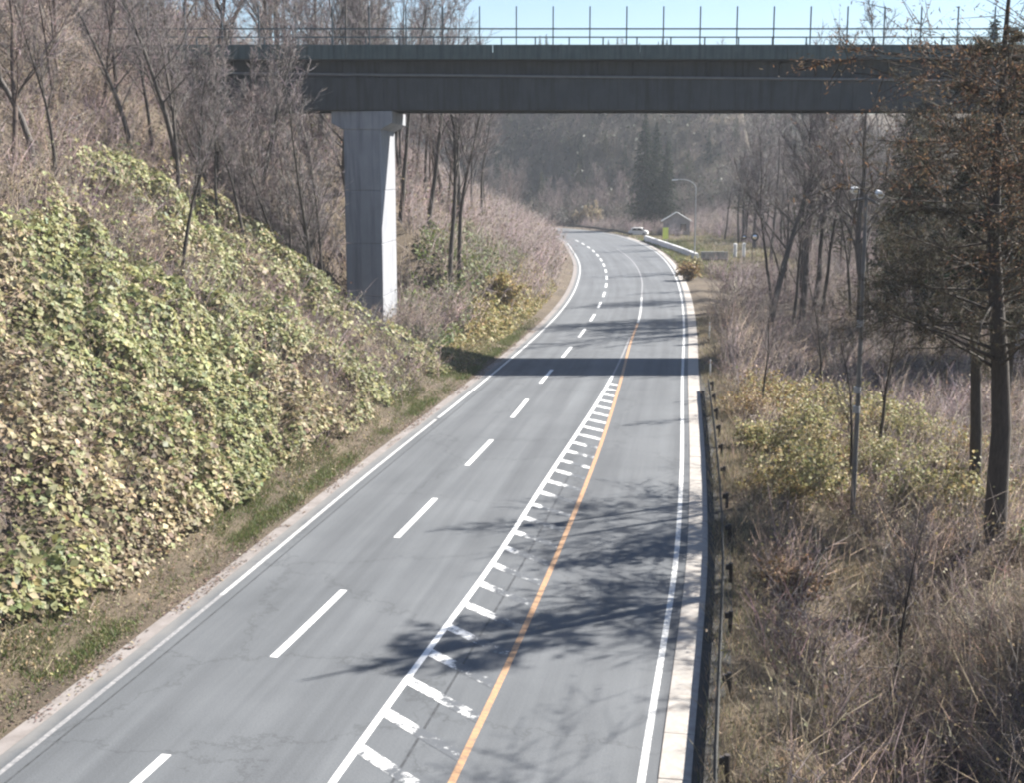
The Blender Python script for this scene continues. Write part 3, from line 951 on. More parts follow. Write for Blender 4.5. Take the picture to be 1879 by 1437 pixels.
def bare_proto(seed, h, n1, n2, n3, r0, bark, twig_cols, **kw):
    lim, tw = branch_lines(h, kw.pop('lean', .08), n1, n2, n3, r0, seed=seed, **kw)
    G = Geo()
    for i, (p, r) in enumerate(lim): tube_np(G, p, r, 7 if i == 0 else 4)
    tm = G.mesh('trunk', bark, True)
    b = np.array([t[0] for t in tw]); d = np.array([t[1] for t in tw]); L = np.array([t[2] for t in tw]); r = np.array([t[3] for t in tw])
    G = Geo()
    V, T, C, *_ = stems(b, d, L, r, .18, palette(len(b), twig_cols, [1] * len(twig_cols)))
    G.add(V, T, C)
    cm = G.mesh('crown', M['twig'])
    return tm, cm

TW_GREY = [(.15, .132, .132), (.205, .178, .175), (.10, .088, .087)]
TW_MAUVE = [(.21, .168, .166), (.27, .215, .21), (.145, .118, .117)]
bare = {
    'slender': [bare_proto(10 + i, 11 + i, 15, 8, 6, .14, M['bark_dark'], TW_GREY, spread=.42, start=.35, curve=.10) for i in range(3)],
    'mauve': [bare_proto(20 + i, 10.5 + i, 17, 9, 8, .13, M['bark_brown'], TW_MAUVE, spread=.6, start=.22, curve=.13) for i in range(3)],
    'wide': [bare_proto(30 + i, 12.5 + i, 16, 9, 8, .19, M['bark_grey'], TW_GREY, spread=.7, start=.28, curve=.15) for i in range(3)],
    'shrubby': [bare_proto(40 + i, 5.5, 16, 8, 7, .05, M['bark_brown'], TW_MAUVE, spread=.75, start=.05, curve=.16, l1=.6) for i in range(2)],
}

def conifer_proto(seed, h, rad, nbr, cols, bark, start=.12, droop=.18, dens=9, size=.5, r0=.22, shape=.85, asp=.34):
    rg = np.random.default_rng(seed)
    G = Geo(); n = 10
    z = np.linspace(0, h, n)
    pts = np.c_[np.cumsum(rg.normal(size=n) * .04), np.cumsum(rg.normal(size=n) * .04), z]
    tube_np(G, pts, r0 * (1 - z / h * .93), 8)
    P_, D_, S_ = [], [], []
    for i in range(nbr):
        f = start + (1 - start) * ((i + rg.random()) / nbr) ** .9
        az = i * 2.399 + rg.normal() * .3
        L = rad * ((1 - f) ** shape + .04) * rg.uniform(.65, 1.2)
        b = np.array([np.interp(f * h, z, pts[:, 0]), np.interp(f * h, z, pts[:, 1]), f * h])
        o = np.array([math.cos(az), math.sin(az), .12 - droop])
        e = b + unit(o) * L; mid = (b + e) / 2 + np.array([0, 0, .06 * L])
        tube_np(G, np.array([b, mid, e]), np.array([.035, .025, .006]) * (1 + 2 * (1 - f)) * (r0 / .22), 3)
        m = max(3, int(dens * L / rad * 2.2))
        t = rg.uniform(.15, 1.05, m)
        p = (1 - t)[:, None] * b + t[:, None] * e + np.array([0, 0, .06 * L]) * (4 * t * (1 - t))[:, None]
        p += rg.normal(size=(m, 3)) * np.array([.16, .16, .10]) * (L * .5 + .3)
        dd = unit(o) * .7 + rg.normal(size=(m, 3)) * .55 + np.array([0, 0, -.2])
        P_.append(p); D_.append(dd); S_.append(rg.uniform(.6, 1.3, m) * size)
    tm = G.mesh('trunk', bark, True)
    p = np.concatenate(P_); d = unit(np.concatenate(D_)); s = np.concatenate(S_)
    nr = unit(np.cross(d, rng.normal(size=d.shape)) + np.array([0, 0, .5]))
    C = palette(len(p), cols, [1] * len(cols), .25)
    V, T, C = leaves(p, nr, s, C, aspect=asp, fold=.3, dirv=d)
    return tm, mesh_np('crown', V, T, M['needle'], C)

GREEN_D = [(.022, .033, .022), (.030, .042, .026), (.042, .052, .030), (.026, .035, .027)]
GREEN_O = [(.060, .068, .034), (.080, .082, .042), (.045, .055, .030), (.10, .082, .045)]
LARCH = [(.20, .12, .075), (.24, .145, .085), (.15, .10, .07), (.11, .085, .062)]
LARCH_G = [(.085, .078, .055), (.10, .09, .06), (.075, .078, .055), (.12, .09, .058)]
cedar = [conifer_proto(60 + i, 19 + i, 3.0, 120, GREEN_D, M['bark_brown'], .08, .15, 13, .62) for i in range(2)]
pine = [conifer_proto(70 + i, 16 + i, 3.6, 80, GREEN_O, M['bark_brown'], .25, .05, 11, .6) for i in range(2)]
dark_fir = [conifer_proto(80 + i, 23 + i, 4.2, 190, GREEN_D, M['bark_dark'], .10, .25, 26, .55, .26) for i in range(2)]
larch = [conifer_proto(90 + i, 17, 5.2, 120, LARCH, M['bark_dark'], .3, .22, 15, .34, .24, .6) for i in range(2)]

def plant_tree(name, meshes, x, y, label, cat='tree', group=None, sc=1.0, rz=None, sink=.15, tilt=0.0, taz=0.0):
    root = empty(name, (x, y, gz(x, y) - sink), rng.uniform(0, 6.28) if rz is None else rz, sc)
    if tilt: root.rotation_euler = (tilt * math.cos(taz), tilt * math.sin(taz), root.rotation_euler[2])
    tag(root, label, cat, group)
    link('trunk', meshes[0], root); link('crown', meshes[1], root)
    return root

# --- the big larch on the guardrail side and its neighbours
def big_larch(seed, h, r0, cols, start, n1, tufts, l1=.36, taper=.75, asp=.22):
    """larch: many near-level limbs with hanging twigs, needle tufts along the twigs"""
    rg = np.random.default_rng(seed)
    lim, tw = branch_lines(h, .02, n1, 9, 6, r0, spread=1.38, start=start, seed=seed, curve=.07, droop=.13, l1=l1, taper=taper, fmax=.88)
    G = Geo()
    for i, (p, r) in enumerate(lim): tube_np(G, p, r if i == 0 else r * .55, 9 if i == 0 else 4)
    tm = G.mesh('trunk', M['bark_dark'], True)
    b = np.array([t[0] for t in tw]); d = unit(np.array([t[1] for t in tw])); L = np.array([t[2] for t in tw]); r = np.array([t[3] for t in tw])
    G = Geo()
    V, T, C = cones(b, d, L, np.minimum(r, .011), palette(len(b), [(.07, .055, .045), (.10, .08, .065)], [1, 1])); G.add(V, T, C)
    i = rg.integers(0, len(b), tufts); f = rg.random(tufts)[:, None]
    p = b[i] + d[i] * L[i][:, None] * f + rg.normal(size=(tufts, 3)) * .05
    dd = unit(d[i] * .3 + rg.normal(size=(tufts, 3)))
    V, T, C = leaves(p, rg.normal(size=(tufts, 3)), rng.uniform(.05, .12, tufts), palette(tufts, cols, [1] * len(cols), .25), asp, .3, dd); G.add(V, T, C)
    return tm, G.mesh('crown', M['needle'])
la = big_larch(101, 17.0, .35, LARCH_G, .32, 84, 64000, .29, 1.0)
plant_tree('larch_tree', la, 14.6, 37.3, 'thick dark larch trunk rising from the brush, nearest tree beyond the guardrail', rz=2.4, sink=.3)
lb = big_larch(102, 17.5, .26, LARCH_G, .38, 66, 42000)
plant_tree('larch_tree', lb, 17.6, 47.0, 'thinner larch close behind the thick dark larch trunk', rz=2.2)
lc = big_larch(103, 18.0, .28, LARCH, .50, 62, 40000, .42, .6, .26)
plant_tree('larch_tree', lc, 11.35, 24.0, 'larch with rust brown needles, its branches reaching in front of the overpass', rz=1.1)
hf = [conifer_proto(110 + i, 16.5, 4.0, 120, GREEN_D, M['bark_dark'], .48, .22, 24, .32, .2, .7) for i in range(2)]
plant_tree('fir_tree', hf[0], 17.2, 43.6, 'dark fir with bare lower trunk right behind the thick larch trunk')
plant_tree('fir_tree', hf[1], 20.8, 46.5, 'dark fir half cut by the picture edge behind the larches')
ld = big_larch(104, 14.0, .22, LARCH_G, .52, 44, 22000)
plant_tree('larch_tree', ld, 17.2, 32.0, 'low limbed larch at the picture edge beside the thick dark larch trunk', rz=.4)
for i, (x, y, sc, k) in enumerate([(30.5, 99, .9, 0), (35.5, 97, 1.0, 1), (36, 114, .95, 0), (43, 104, 1.0, 1)]):
    plant_tree('fir_tree', dark_fir[k], x, y, ['nearest dark fir seen past the lamp pole, just beyond the overpass', 'dark fir half hidden by the thinner larch, beyond the overpass', 'more distant dark fir between two nearer ones beyond the overpass', 'dark fir at the picture edge behind the thick larch'][i], group='dark firs past the overpass end', sc=sc)

# --- bank side trees in front of the overpass
def cl(x, y, kind, k, label, group=None, sc=1., **kw):
    if group:
        label = {'slender': 'narrow ', 'mauve': 'pinkish twiggy ', 'wide': 'broad limbed grey ', 'shrubby': 'low bushy '}[kind] + label.replace('grey bare', 'bare').replace('bare mauve brown', 'bare').replace('bare brown', 'bare').replace('pinkish bare', 'bare')
        if kw.get('tilt', 0) > .085: label = label.replace(' tree', ' leaning tree').replace('bare trunk', 'bare leaning trunk').replace('leaning leaning', 'leaning')
    return plant_tree('bare_tree', bare[kind][k], x, y, label, group=group, sc=sc, **kw)
cl(-14.1, 54.0, 'slender', 1, 'single leaning dark sapling rising out of the green creeper on the bank', sc=.72, rz=.3, tilt=.10, taz=1.2)
pts = [(-16.2, 71.2), (-14.8, 70.2), (-13.4, 71.0), (-12.4, 69.6), (-17.6, 70.4), (-15.4, 73.4), (-19.2, 69.5), (-12.9, 73.5)]
for i, (x, y) in enumerate(pts):
    cl(x, y, 'slender', i % 3, 'bare trunk in the row between creeper bank and bridge pier', 'slender trunks in front of the pier', sc=rng.uniform(.8, 1.05), tilt=rng.uniform(.08, .2), taz=1.4)
n = 0
while n < 62:
    x = rng.uniform(-46, -16); y = rng.uniform(34, 81)
    d = xat(VERGE_L, y) - x
    if d < 13.0 + (y < 55) * 2 or (68 < y < 92 and x > -18): continue
    cl(x, y, ['mauve', 'wide', 'slender', 'shrubby'][int(rng.integers(4))], int(rng.integers(2)), 'bare brown tree in the upper bank thicket above the green creeper', 'bare trees on the upper bank', sc=rng.uniform(.6, 1.05), tilt=rng.uniform(0, .15), taz=rng.uniform(0, 6))
    n += 1
for i in range(28):
    x = rng.uniform(-25, -11.5) if i < 20 else rng.uniform(-15.5, -9.9); y = rng.uniform(63, 79) if i < 20 else rng.uniform(68, 79)
    cl(x, y, ['mauve', 'slender', 'shrubby', 'slender'][i % 4] if i < 20 else 'slender', int(rng.integers(2)), 'bare tree screening the overpass end beside the pier', 'bare trees screening the overpass end', sc=rng.uniform(.6, .95) if i < 20 else rng.uniform(.9, 1.25), tilt=rng.uniform(.05, .2), taz=1.4)
for i in range(22):
    cl(rng.uniform(-40, -14), rng.uniform(92, 124), ['wide', 'mauve'][i % 2], int(rng.integers(3)), 'bare tree crowding the hilltop where the overpass meets the bank', 'bare trees on the hilltop by the overpass', sc=rng.uniform(.9, 1.3), tilt=rng.uniform(0, .08), taz=rng.uniform(0, 6))
for i in range(26):
    y = rng.uniform(91, 138); x = xat(VERGE_L, y) - rng.uniform(5.5, 19)
    cl(x, y, ['slender', 'wide', 'slender'][i % 3], int(rng.integers(3)), 'tall straight bare tree rising above the overpass deck behind the pier', 'tall bare trees above the deck', sc=rng.uniform(1.15, 1.55), tilt=rng.uniform(0, .07), taz=rng.uniform(0, 6))
# --- hillside behind the overpass on the pier side
n = 0
while n < 48:
    y = rng.uniform(93, 235); x = xat(VERGE_L, y) - 5.5 - rng.uniform(0, 38) ** 1.0
    if y < 110 and x > -8: continue
    cl(x, y, ['mauve', 'wide', 'slender', 'mauve'][int(rng.integers(4))], int(rng.integers(3)), 'bare mauve brown tree on the hillside behind the overpass pier', 'bare trees on the hillside behind the pier', sc=rng.uniform(.75, 1.15) * (1.3 if x < -6 else .8), tilt=rng.uniform(0, .1), taz=rng.uniform(0, 6))
    n += 1
# --- outside of the far bend and the far hill
n = 0
while n < 84:
    x = rng.uniform(-20, 90); y = rng.uniform(300, 372)
    if polydist(np.array([x]), np.array([y]), VERGE_R)[0][0] < 8: continue
    k = rng.random()
    if k < .74:
        plant_tree('pine_tree' if k < .2 else 'cedar_tree', (pine if k < .2 else cedar)[int(rng.integers(2))], x, y, ('open crowned olive pine' if k < .2 else 'pointed dull green cedar') + ' on the far wooded hill seen below the overpass', group='conifers on the far hill', sc=rng.uniform(.42, .58))
    else:
        cl(x, y, ['mauve', 'wide'][int(rng.integers(2))], int(rng.integers(3)), 'bare tree on the far wooded hill seen below the overpass', 'bare trees on the far hill', sc=rng.uniform(.6, .9))
    n += 1
for i in range(34):
    x = rng.uniform(-14, 30); y = rng.uniform(284, 306) + max(0, 12 - x) * .5
    if polydist(np.array([x]), np.array([y]), VERGE_R)[0][0] < 4: continue
    cl(x, y, 'mauve', int(rng.integers(3)), 'pinkish bare tree massed on the slope outside the far bend', 'bare trees outside the far bend', sc=rng.uniform(.55, .9))
for i, (x, y, sc) in enumerate([(27.0, 262, .98), (29.3, 264, .86), (31.2, 261, .74)]):
    plant_tree('cedar_tree', dark_fir[i % 2], x, y, ['tallest dark cedar at the far bend, darker than the wood around', 'middle dark cedar leaning into the tallest one at the far bend', 'shortest of the dark cedars behind the grey shed'][i], group='dark cedars at the far bend', sc=sc * 1.06)
# --- low wood on the guardrail side beyond the overpass
n = 0
while n < 86:
    y = rng.uniform(100, 250); x = xat(VERGE_R, min(y, 222)) + rng.uniform(9, 52)
    if y > 160 and x < 37: continue
    if y < 172 and (abs(939.5 + 2340 * x / y - 1372) < 34 or 939.5 + 2340 * x / y < 1290): continue
    k = rng.random()
    if k < .38:
        plant_tree('pine_tree', pine[int(rng.integers(2))], x, y, 'olive green pine among bare trees beyond the overpass', group='pines among the bare trees', sc=rng.uniform(.7, 1.0))
    else:
        cl(x, y, ['slender', 'wide', 'slender'][int(rng.integers(3))], int(rng.integers(3)), 'grey bare trunk in the low wood beyond the overpass, on the gutter side', 'bare trunks in the low wood', sc=rng.uniform(.95, 1.6))
    n += 1
for i, (x, y, sc, lab) in enumerate([(21.6, 98, 1.15, 'forked bare tree standing in mauve brush just beyond the overpass shadow'), (25.2, 104, 1.3, 'tall bare tree behind the lamp pole, beyond the overpass'), (24.1, 118, 1.2, 'straight grey bare trunk halfway between overpass and traffic mirror'), (27.5, 128, 1.25, 'bare trunk in front of the traffic mirror')]):
    cl(x, y, 'slender', i % 3, lab, sc=sc, tilt=.05, taz=i)
for i, (x, y, sc, lab) in enumerate([(19.8, 97.5, 1.55, 'tall grey tree whose crown shows over the deck beside the last clear net post'), (23.2, 102, 1.7, 'tallest broad grey tree crossing the overpass railing line'), (26.6, 96.5, 1.6, 'broad grey tree over the deck, half covered by larch twigs'), (30.0, 107, 1.65, 'broad grey tree behind the overpass, covered by the dark fir')]):
    plant_tree('bare_tree', bare['wide'][i % 3], x, y, lab, sc=sc)
# near-side small trees in the brush
for i, (x, y, sc, lab) in enumerate([(13.9, 50.5, .62, 'small bare sapling right behind the lamp pole'), (15.6, 53.5, .68, 'twin stemmed bare sapling between lamp pole and larch trunk'), (11.8, 60.0, .5, 'low bare sapling in yellowish brush near the end of the guardrail'), (16.5, 66, .7, 'bare sapling in shade below the rust brown larch'), (9.4, 30.0, .45, 'thin bare sapling in the dark hollow by the guardrail')]):
    cl(x, y, 'slender', i % 3, lab, sc=sc)

# ------------------------------------------------------------------ ground cover (stuff)
def scatter(n, xr, yr):
    return rng.uniform(*xr, n), rng.uniform(*yr, n)
def dists(x, y):
    dl, sl, yl = polydist(x, y, VERGE_L); dr, sr, yr = polydist(x, y, VERGE_R)
    left = sl < 0
    return np.where(left, dl, -1), np.where((sr > 0) & ~left, dr, -1), yl, yr

# creeper on the cut bank
def creeper_rise(x, y, dl):
    """rounded leafy mounds with creases between them"""
    big = np.abs(2 * fnoise(x, y, 3.6, 46, 2) - 1) ** .55
    small = np.abs(2 * vnoise(x / 1.05 + .3 * y, y / 1.05, 48) - 1) ** .6
    tiny = np.abs(2 * vnoise(x / .42, y / .42 + .2 * x, 49) - 1)
    return (.10 + 1.35 * big + .75 * small + .16 * tiny) * sstep(.7, 3.2, dl)
def kudzu():
    x, y = scatter(470000, (-26, 0), (14, 72))
    dl, dr, yl, yr = dists(x, y)
    edge = 11.5 + 3.2 * (fnoise(x, y, 4, 41) - .3) + 2.4 * sstep(44, 60, y)
    f = fnoise(x, y, 2.8, 42)
    cover = .10 + .95 * sstep(.40, .55, f)
    cover *= np.where(y < 42, .50 + .50 * sstep(.45, .6, fnoise(x, y, 3.5, 43)), 1)
    cover *= 1 - sstep(edge - 1.0, edge + .8, dl)
    foot = .9 + 1.5 * fnoise(x, y, 2.6, 45)
    keep = (dl > foot) & (rng.random(len(x)) < cover * .64)
    x, y, dl = x[keep], y[keep], dl[keep]
    n = len(x)
    nr = slope_normal(x, y)
    e = .16
    r0 = creeper_rise(x, y, dl)
    gxr = (creeper_rise(x + e, y, dl) - creeper_rise(x - e, y, dl)) / (2 * e)
    gyr = (creeper_rise(x, y + e, dl) - creeper_rise(x, y - e, dl)) / (2 * e)
    ns = unit(nr - np.c_[gxr, gyr, np.zeros(n)] * .75)
    dep = np.where(rng.random(n) < .72, 1 - .10 * rng.random(n), rng.random(n))
    p = np.c_[x, y, height(x, y)] + nr * (r0 * dep)[:, None]
    nn = ns * 1.0 + rng.normal(size=(n, 3)) * .34
    size = (.08 + .21 * rng.random(n) ** 1.5) * (.8 + .5 * fnoise(x, y, 2, 55))
    tone = fnoise(x, y, 3.0, 47) + .10 * rng.normal(size=n) + .26 * sstep(36, 48, y) - .15 + .07 * (1 - sstep(3, 9, dl)) * (y > 42)
    green = palette(n, [(.225, .235, .10), (.28, .275, .13), (.17, .19, .085), (.34, .33, .185), (.23, .25, .145), (.31, .30, .13)], [3, 3, 2, 1.8, 1.5, 1.5], .13)
    straw = palette(n, [(.34, .295, .175), (.29, .245, .14), (.23, .18, .12), (.165, .125, .09), (.41, .36, .24)], [3, 3, 2.5, 1.6, 1.5], .13)
    c = np.where((tone > .47)[:, None], green, straw) * (.62 + .7 * fnoise(x, y, 1.3, 50))[:, None]
    V, T, C = leaves(p, nn, size, c, .85, .3)
    tag(link('creeper', mesh_np('creeper', V, T, M['leaf'], C)), 'green and yellowing creeper leaves covering the cut bank', 'creeper', kind='stuff')
kudzu()

BR_MAUVE = [(.20, .160, .158), (.27, .218, .212), (.15, .122, .12), (.095, .077, .073)]
BR_TAN = [(.32, .255, .18), (.24, .19, .14), (.42, .35, .255), (.15, .12, .09)]
def brush(name, label, x, y, per, L, r, cols, w, spread=.7, leaf=0, leafcols=None, leafsize=(.05, .1), name2=None, far=False):
    """many arching dead stems with side twigs, clumped"""
    n = len(x) * per
    cx = np.repeat(x, per) + rng.normal(size=n) * .28; cy = np.repeat(y, per) + rng.normal(size=n) * .28
    z = height(cx, cy) - .05
    d = rng.normal(size=(n, 3)) * spread; d[:, 2] = np.abs(d[:, 2]) * .5 + 1.0
    Ln = rng.uniform(L[0], L[1], n) * np.repeat(rng.uniform(.7, 1.25, len(x)), per)
    cc = np.repeat(palette(len(x), cols, w, .12), per, axis=0) * (1 + .15 * rng.normal(size=(n, 1)))
    cc = np.clip(cc, .02, .8)
    G = Geo()
    base = np.c_[cx, cy, z]
    if far:
        du = unit(d); V, T, C = cones(base, d, Ln, np.full(n, r), cc); G.add(V, T, C)
        mid, tip = base + du * Ln[:, None] * .5, base + du * Ln[:, None]
    else:
        V, T, C, mid, tip, du = stems(base, d, Ln, np.full(n, r), .28, cc)
        G.add(V, T, C)
    for src in (mid * .6 + base * .4, (mid + tip) / 2) if far else (mid * .5 + base * .5, mid, (mid + tip) / 2):
        d2 = du + rng.normal(size=(n, 3)) * .75
        V, T, C = cones(src, d2, Ln * rng.uniform(.3, .65, n), np.full(n, r * .7), cc * .95)
        G.add(V, T, C)
    o = tag(link(name, G.mesh(name, M['twig'])), label, name.replace('_', ' '), kind='stuff')
    if leaf:
        k = int(n * leaf)
        idx = rng.integers(0, n, k)
        f = rng.random(k)[:, None]
        p = mid[idx] * (1 - f) + tip[idx] * f + rng.normal(size=(k, 3)) * .10
        V, T, C = leaves(p, rng.normal(size=(k, 3)) + np.array([0.3, 0, .5]), rng.uniform(*leafsize, k), palette(k, leafcols, [1] * len(leafcols), .2), .7)
        tag(link(name2 or 'dead_leaves', mesh_np(name2 or 'dead_leaves', V, T, M['leaf'], C)), 'dry leaves clinging to the ' + name.replace('_', ' '), 'leaves', kind='stuff')
    return o

# dry brush mixed into the creeper and over the upper bank
x, y = scatter(6600, (-46, 0), (18, 90)); dl, dr, yl, yr = dists(x, y)
keep = (dl > 1.7) & ~((yl > 70) & (dl < 4.5)) & (rng.random(len(x)) < np.where((dl < 12) & (yl < 67), .30 + .5 * (fnoise(x, y, 3.5, 51) > .52), .95))
nearb = keep & (y < 46)
x3, y3 = scatter(1700, (-22, -2), (20, 68)); d3, _, yl3, _ = dists(x3, y3)
k3 = (d3 > 1.5) & (d3 < 14) & (fnoise(x3, y3, 2.8, 42) < .50)
x, y, keep, nearb = np.r_[x, x3], np.r_[y, y3], np.r_[keep, k3], np.r_[nearb, k3]
brush('bramble', 'brown brambles tangled through the nearest part of the cut bank', x[nearb], y[nearb], 6, (.6, 1.7), .011, BR_MAUVE + BR_TAN, [3, 3, 2, 2, 1.5, 1.5, 1, 1], .8, 1.6, [(.24, .18, .13), (.17, .125, .10), (.30, .24, .15)], (.06, .14), 'bramble_leaves')
keep &= ~nearb
brush('bank_brush', 'brown dead stems and brambles over the upper cut bank', x[keep], y[keep], 8, (.8, 2.4), .015, BR_MAUVE + BR_TAN, [3, 3, 2, 2, .8, 1, .4, 1], .65, 2.2, [(.21, .16, .14), (.15, .115, .10), (.25, .20, .15), (.15, .135, .08)], (.07, .18), far=True)
# hillside behind the pier
x, y = scatter(5400, (-42, 10), (86, 245)); dl, dr, yl, yr = dists(x, y)
keep = (dl > 1.5) & ~((yl < 96) & (dl < 3))
brush('hillside_brush', 'mauve brown brush over the hillside behind the overpass', x[keep], y[keep], 7, (1.2, 3.6), .024, BR_MAUVE, [3, 3, 2, 1], .6, 1.3, [(.21, .165, .13), (.25, .20, .13), (.16, .125, .105), (.16, .15, .075)], (.14, .30), 'hillside_leaves', far=True)
# green bushes of bamboo grass at the foot of the slope behind the pier
x, y = scatter(90000, (-14, 6), (71, 128)); dl, dr, yl, yr = dists(x, y)
keep = (dl > 1.0) & (dl < 9) & (rng.random(len(x)) < .25 + .75 * sstep(.3, .55, fnoise(x, y, 3.2, 61))) & ((y > 87) | (rng.random(len(x)) < .6))
x, y, dl = x[keep], y[keep], dl[keep]
n = len(x); hh = rng.random(n) * (.5 + 1.2 * fnoise(x, y, 2.5, 62)) * sstep(.8, 3, dl) * (.3 + .7 * sstep(80, 90, y))
c = np.where((dl < 3.2 + 1.5 * fnoise(x, y, 4, 63))[:, None], palette(n, [(.30, .25, .12), (.36, .30, .15), (.20, .20, .07), (.25, .22, .09)], [2, 2, 1, 1]), palette(n, [(.13, .165, .06), (.17, .20, .075), (.20, .20, .08), (.09, .13, .05)], [2, 2, 1, 1]))
V, T, C = leaves(np.c_[x, y, height(x, y) + hh], rng.normal(size=(n, 3)) * .6 + np.array([.4, -.2, .6]), rng.uniform(.18, .42, n), c, .55)
tag(link('bamboo_grass', mesh_np('bamboo_grass', V, T, M['leaf'], C)), 'green and straw coloured leafy cover at the slope foot behind the pier', 'ground cover', kind='stuff')

# low side brush
x, y = scatter(8200, (3, 44), (14, 104)); dl, dr, yl, yr = dists(x, y)
m = fnoise(x, y, 6, 71)
lane = (x < .40 * y + 4)
keep = (dr > 1.1) & (rng.random(len(x)) < np.where(dr < 1.9, .7, .95)) & lane
x, y, dr = x[keep], y[keep], dr[keep]
tan = (dr < 1.9) | (fnoise(x, y, 5, 72) > .58)
ft = ~tan & (y > 58)
brush('low_thicket', 'pinkish grey bare thicket on the low ground towards the overpass', x[ft], y[ft], 10, (1.0, 2.8), .016, BR_MAUVE + BR_TAN, [2, 3, 1.5, .8, 1, 1, 1, .5], .7, 1.0, [(.21, .165, .14), (.26, .205, .15), (.16, .125, .105)], (.08, .18), 'thicket_leaves', far=True)
tan |= ft; tn = tan & ~ft
brush('roadside_brush', 'mauve grey bramble and dead weeds filling the low ground past the guardrail', x[~tan], y[~tan], 9, (.8, 2.4), .013, BR_MAUVE + BR_TAN, [2, 2, 1.6, .8, 1.2, 1.4, .8, .8], .7, 1.8, [(.27, .215, .13), (.33, .27, .16), (.19, .145, .10), (.22, .20, .10)], (.06, .14), 'roadside_leaves')
brush('dry_weeds', 'tan dry weeds in patches past the guardrail', x[tn], y[tn], 8, (.4, 1.3), .010, BR_TAN, [2, 3, 1, 2.5], .65, 1.0, [(.30, .24, .14), (.36, .30, .16), (.22, .17, .10)], (.05, .10), 'weed_leaves')
# vines heaped on the near mound
x, y = scatter(1300, (8.5, 20), (14, 36)); dl, dr, yl, yr = dists(x, y)
keep = (dr > 4.0) & (np.exp(-((x - 13.8) / 4) ** 2 - ((y - 25) / 7) ** 2) > .25)
brush('vine_heap', 'tangled dry vines heaped on the mound nearest the viewer', x[keep], y[keep], 14, (.8, 2.2), .011, BR_TAN + BR_MAUVE, [2, 1.8, 1.6, 1, 1.8, 2, 1, .6], 1.3, .8, [(.26, .20, .13), (.33, .27, .16)], (.05, .10), 'vine_leaves')
k = 420
b = np.c_[rng.uniform(9.5, 18, k), rng.uniform(18, 33, k)]; b = np.c_[b, height(b[:, 0], b[:, 1]) + rng.uniform(.2, 1.2, k)]
V, T, C, *_ = stems(b, np.c_[rng.normal(size=(k, 2)), rng.normal(size=k) * .3 + .15], rng.uniform(1.0, 2.6, k), np.full(k, .011), .42, palette(k, [(.40, .34, .26), (.30, .24, .19), (.22, .17, .14)], [1, 1, 1]))
tag(link('vine_stems', mesh_np('vine_stems', V, T, M['twig'], C)), 'long pale arching vines over the mound', 'vines', kind='stuff')
# beyond the overpass on the low side
x, y = scatter(4600, (14, 70), (96, 290)); dl, dr, yl, yr = dists(x, y)
keep = (dr > 2.5) & ~((y > 150) & (y < 240) & (dr < 16)) 
brush('wood_undergrowth', 'grey mauve undergrowth in the low wood beyond the overpass', x[keep], y[keep], 8, (1.0, 3.2), .024, BR_MAUVE, [3, 2, 3, 2], .6, .8, [(.19, .15, .13), (.14, .11, .095)], (.1, .22), 'undergrowth_leaves', far=True)
# far hill
x, y = scatter(4200, (-40, 95), (286, 385)); dl, dr, yl, yr = dists(x, y)
keep = (dr > 3)
brush('far_thicket', 'mauve thicket covering the far hill', x[keep], y[keep], 6, (2.5, 6.0), .06, [(.10, .085, .08), (.13, .11, .10), (.075, .07, .06), (.06, .058, .045)], [3, 2, 3, 2], .5, .7, [(.045, .058, .035), (.06, .068, .042), (.08, .068, .058)], (.4, .9), 'far_leaves', far=True)

# grass along the bank foot, and at the far bend
def grass(name, label, x, y, L, cols, w, wid=.012):
    n = len(x)
    z = height(x, y)
    az = rng.uniform(0, 6.28, n); l = rng.uniform(*L, n)
    b = np.c_[x, y, z - .02]
    sd = np.c_[np.cos(az), np.sin(az), np.zeros(n)] * wid
    tip = b + np.c_[rng.normal(size=n) * .45, rng.normal(size=n) * .45, np.ones(n)] * l[:, None]
    V = np.stack([b - sd, b + sd, tip], 1).reshape(-1, 3)
    T = np.arange(n * 3).reshape(-1, 3)
    tag(link(name, mesh_np(name, V, T, M['grass'], np.repeat(palette(n, cols, w, .2), 3, axis=0))), label, 'grass', kind='stuff')
x, y = scatter(1300000, (-14, 5), (16, 100)); dl, dr, yl, yr = dists(x, y)
g = fnoise(x, y, 3.2, 81)
keep = (dl > .1) & (dl < 2.9) & (rng.random(len(x)) < (.15 + .85 * sstep(.42, .58, g)) * sstep(.05, .7, dl))
grass('verge_grass', 'patchy short green grass along the foot of the cut bank', x[keep], y[keep], (.06, .20), [(.095, .135, .045), (.13, .165, .055), (.20, .18, .09), (.22, .18, .11)], [3, 3, 1.5, 1.2], .016)
x, y = scatter(36000, (15, 34), (150, 226)); dl, dr, yl, yr = dists(x, y)
keep = (dr > .3) & (dr < 8)
grass('bend_grass', 'green grass patch outside the far bend', x[keep], y[keep], (.15, .4), [(.13, .175, .05), (.17, .21, .07), (.22, .21, .09)], [3, 3, 1.5], .05)
x, y = scatter(60000, (20, 52), (140, 262)); dl, dr, yl, yr = dists(x, y)
keep = (dr > .4) & (dr < 26) & (rng.random(len(x)) < .35 + .65 * sstep(.35, .6, fnoise(x, y, 5, 84)))
grass('meadow_grass', 'rough straw and green grass on the flat ground at the far bend', x[keep], y[keep], (.15, .5), [(.30, .26, .16), (.24, .215, .125), (.17, .18, .08), (.36, .31, .21)], [3, 3, 2, 1.5], .06)
x, y = scatter(240000, (2, 20), (10, 100)); dl, dr, yl, yr = dists(x, y)
keep = (dr > .1) & (dr < 6) & (rng.random(len(x)) < .25 + .75 * sstep(.4, .6, fnoise(x, y, 3, 83)))
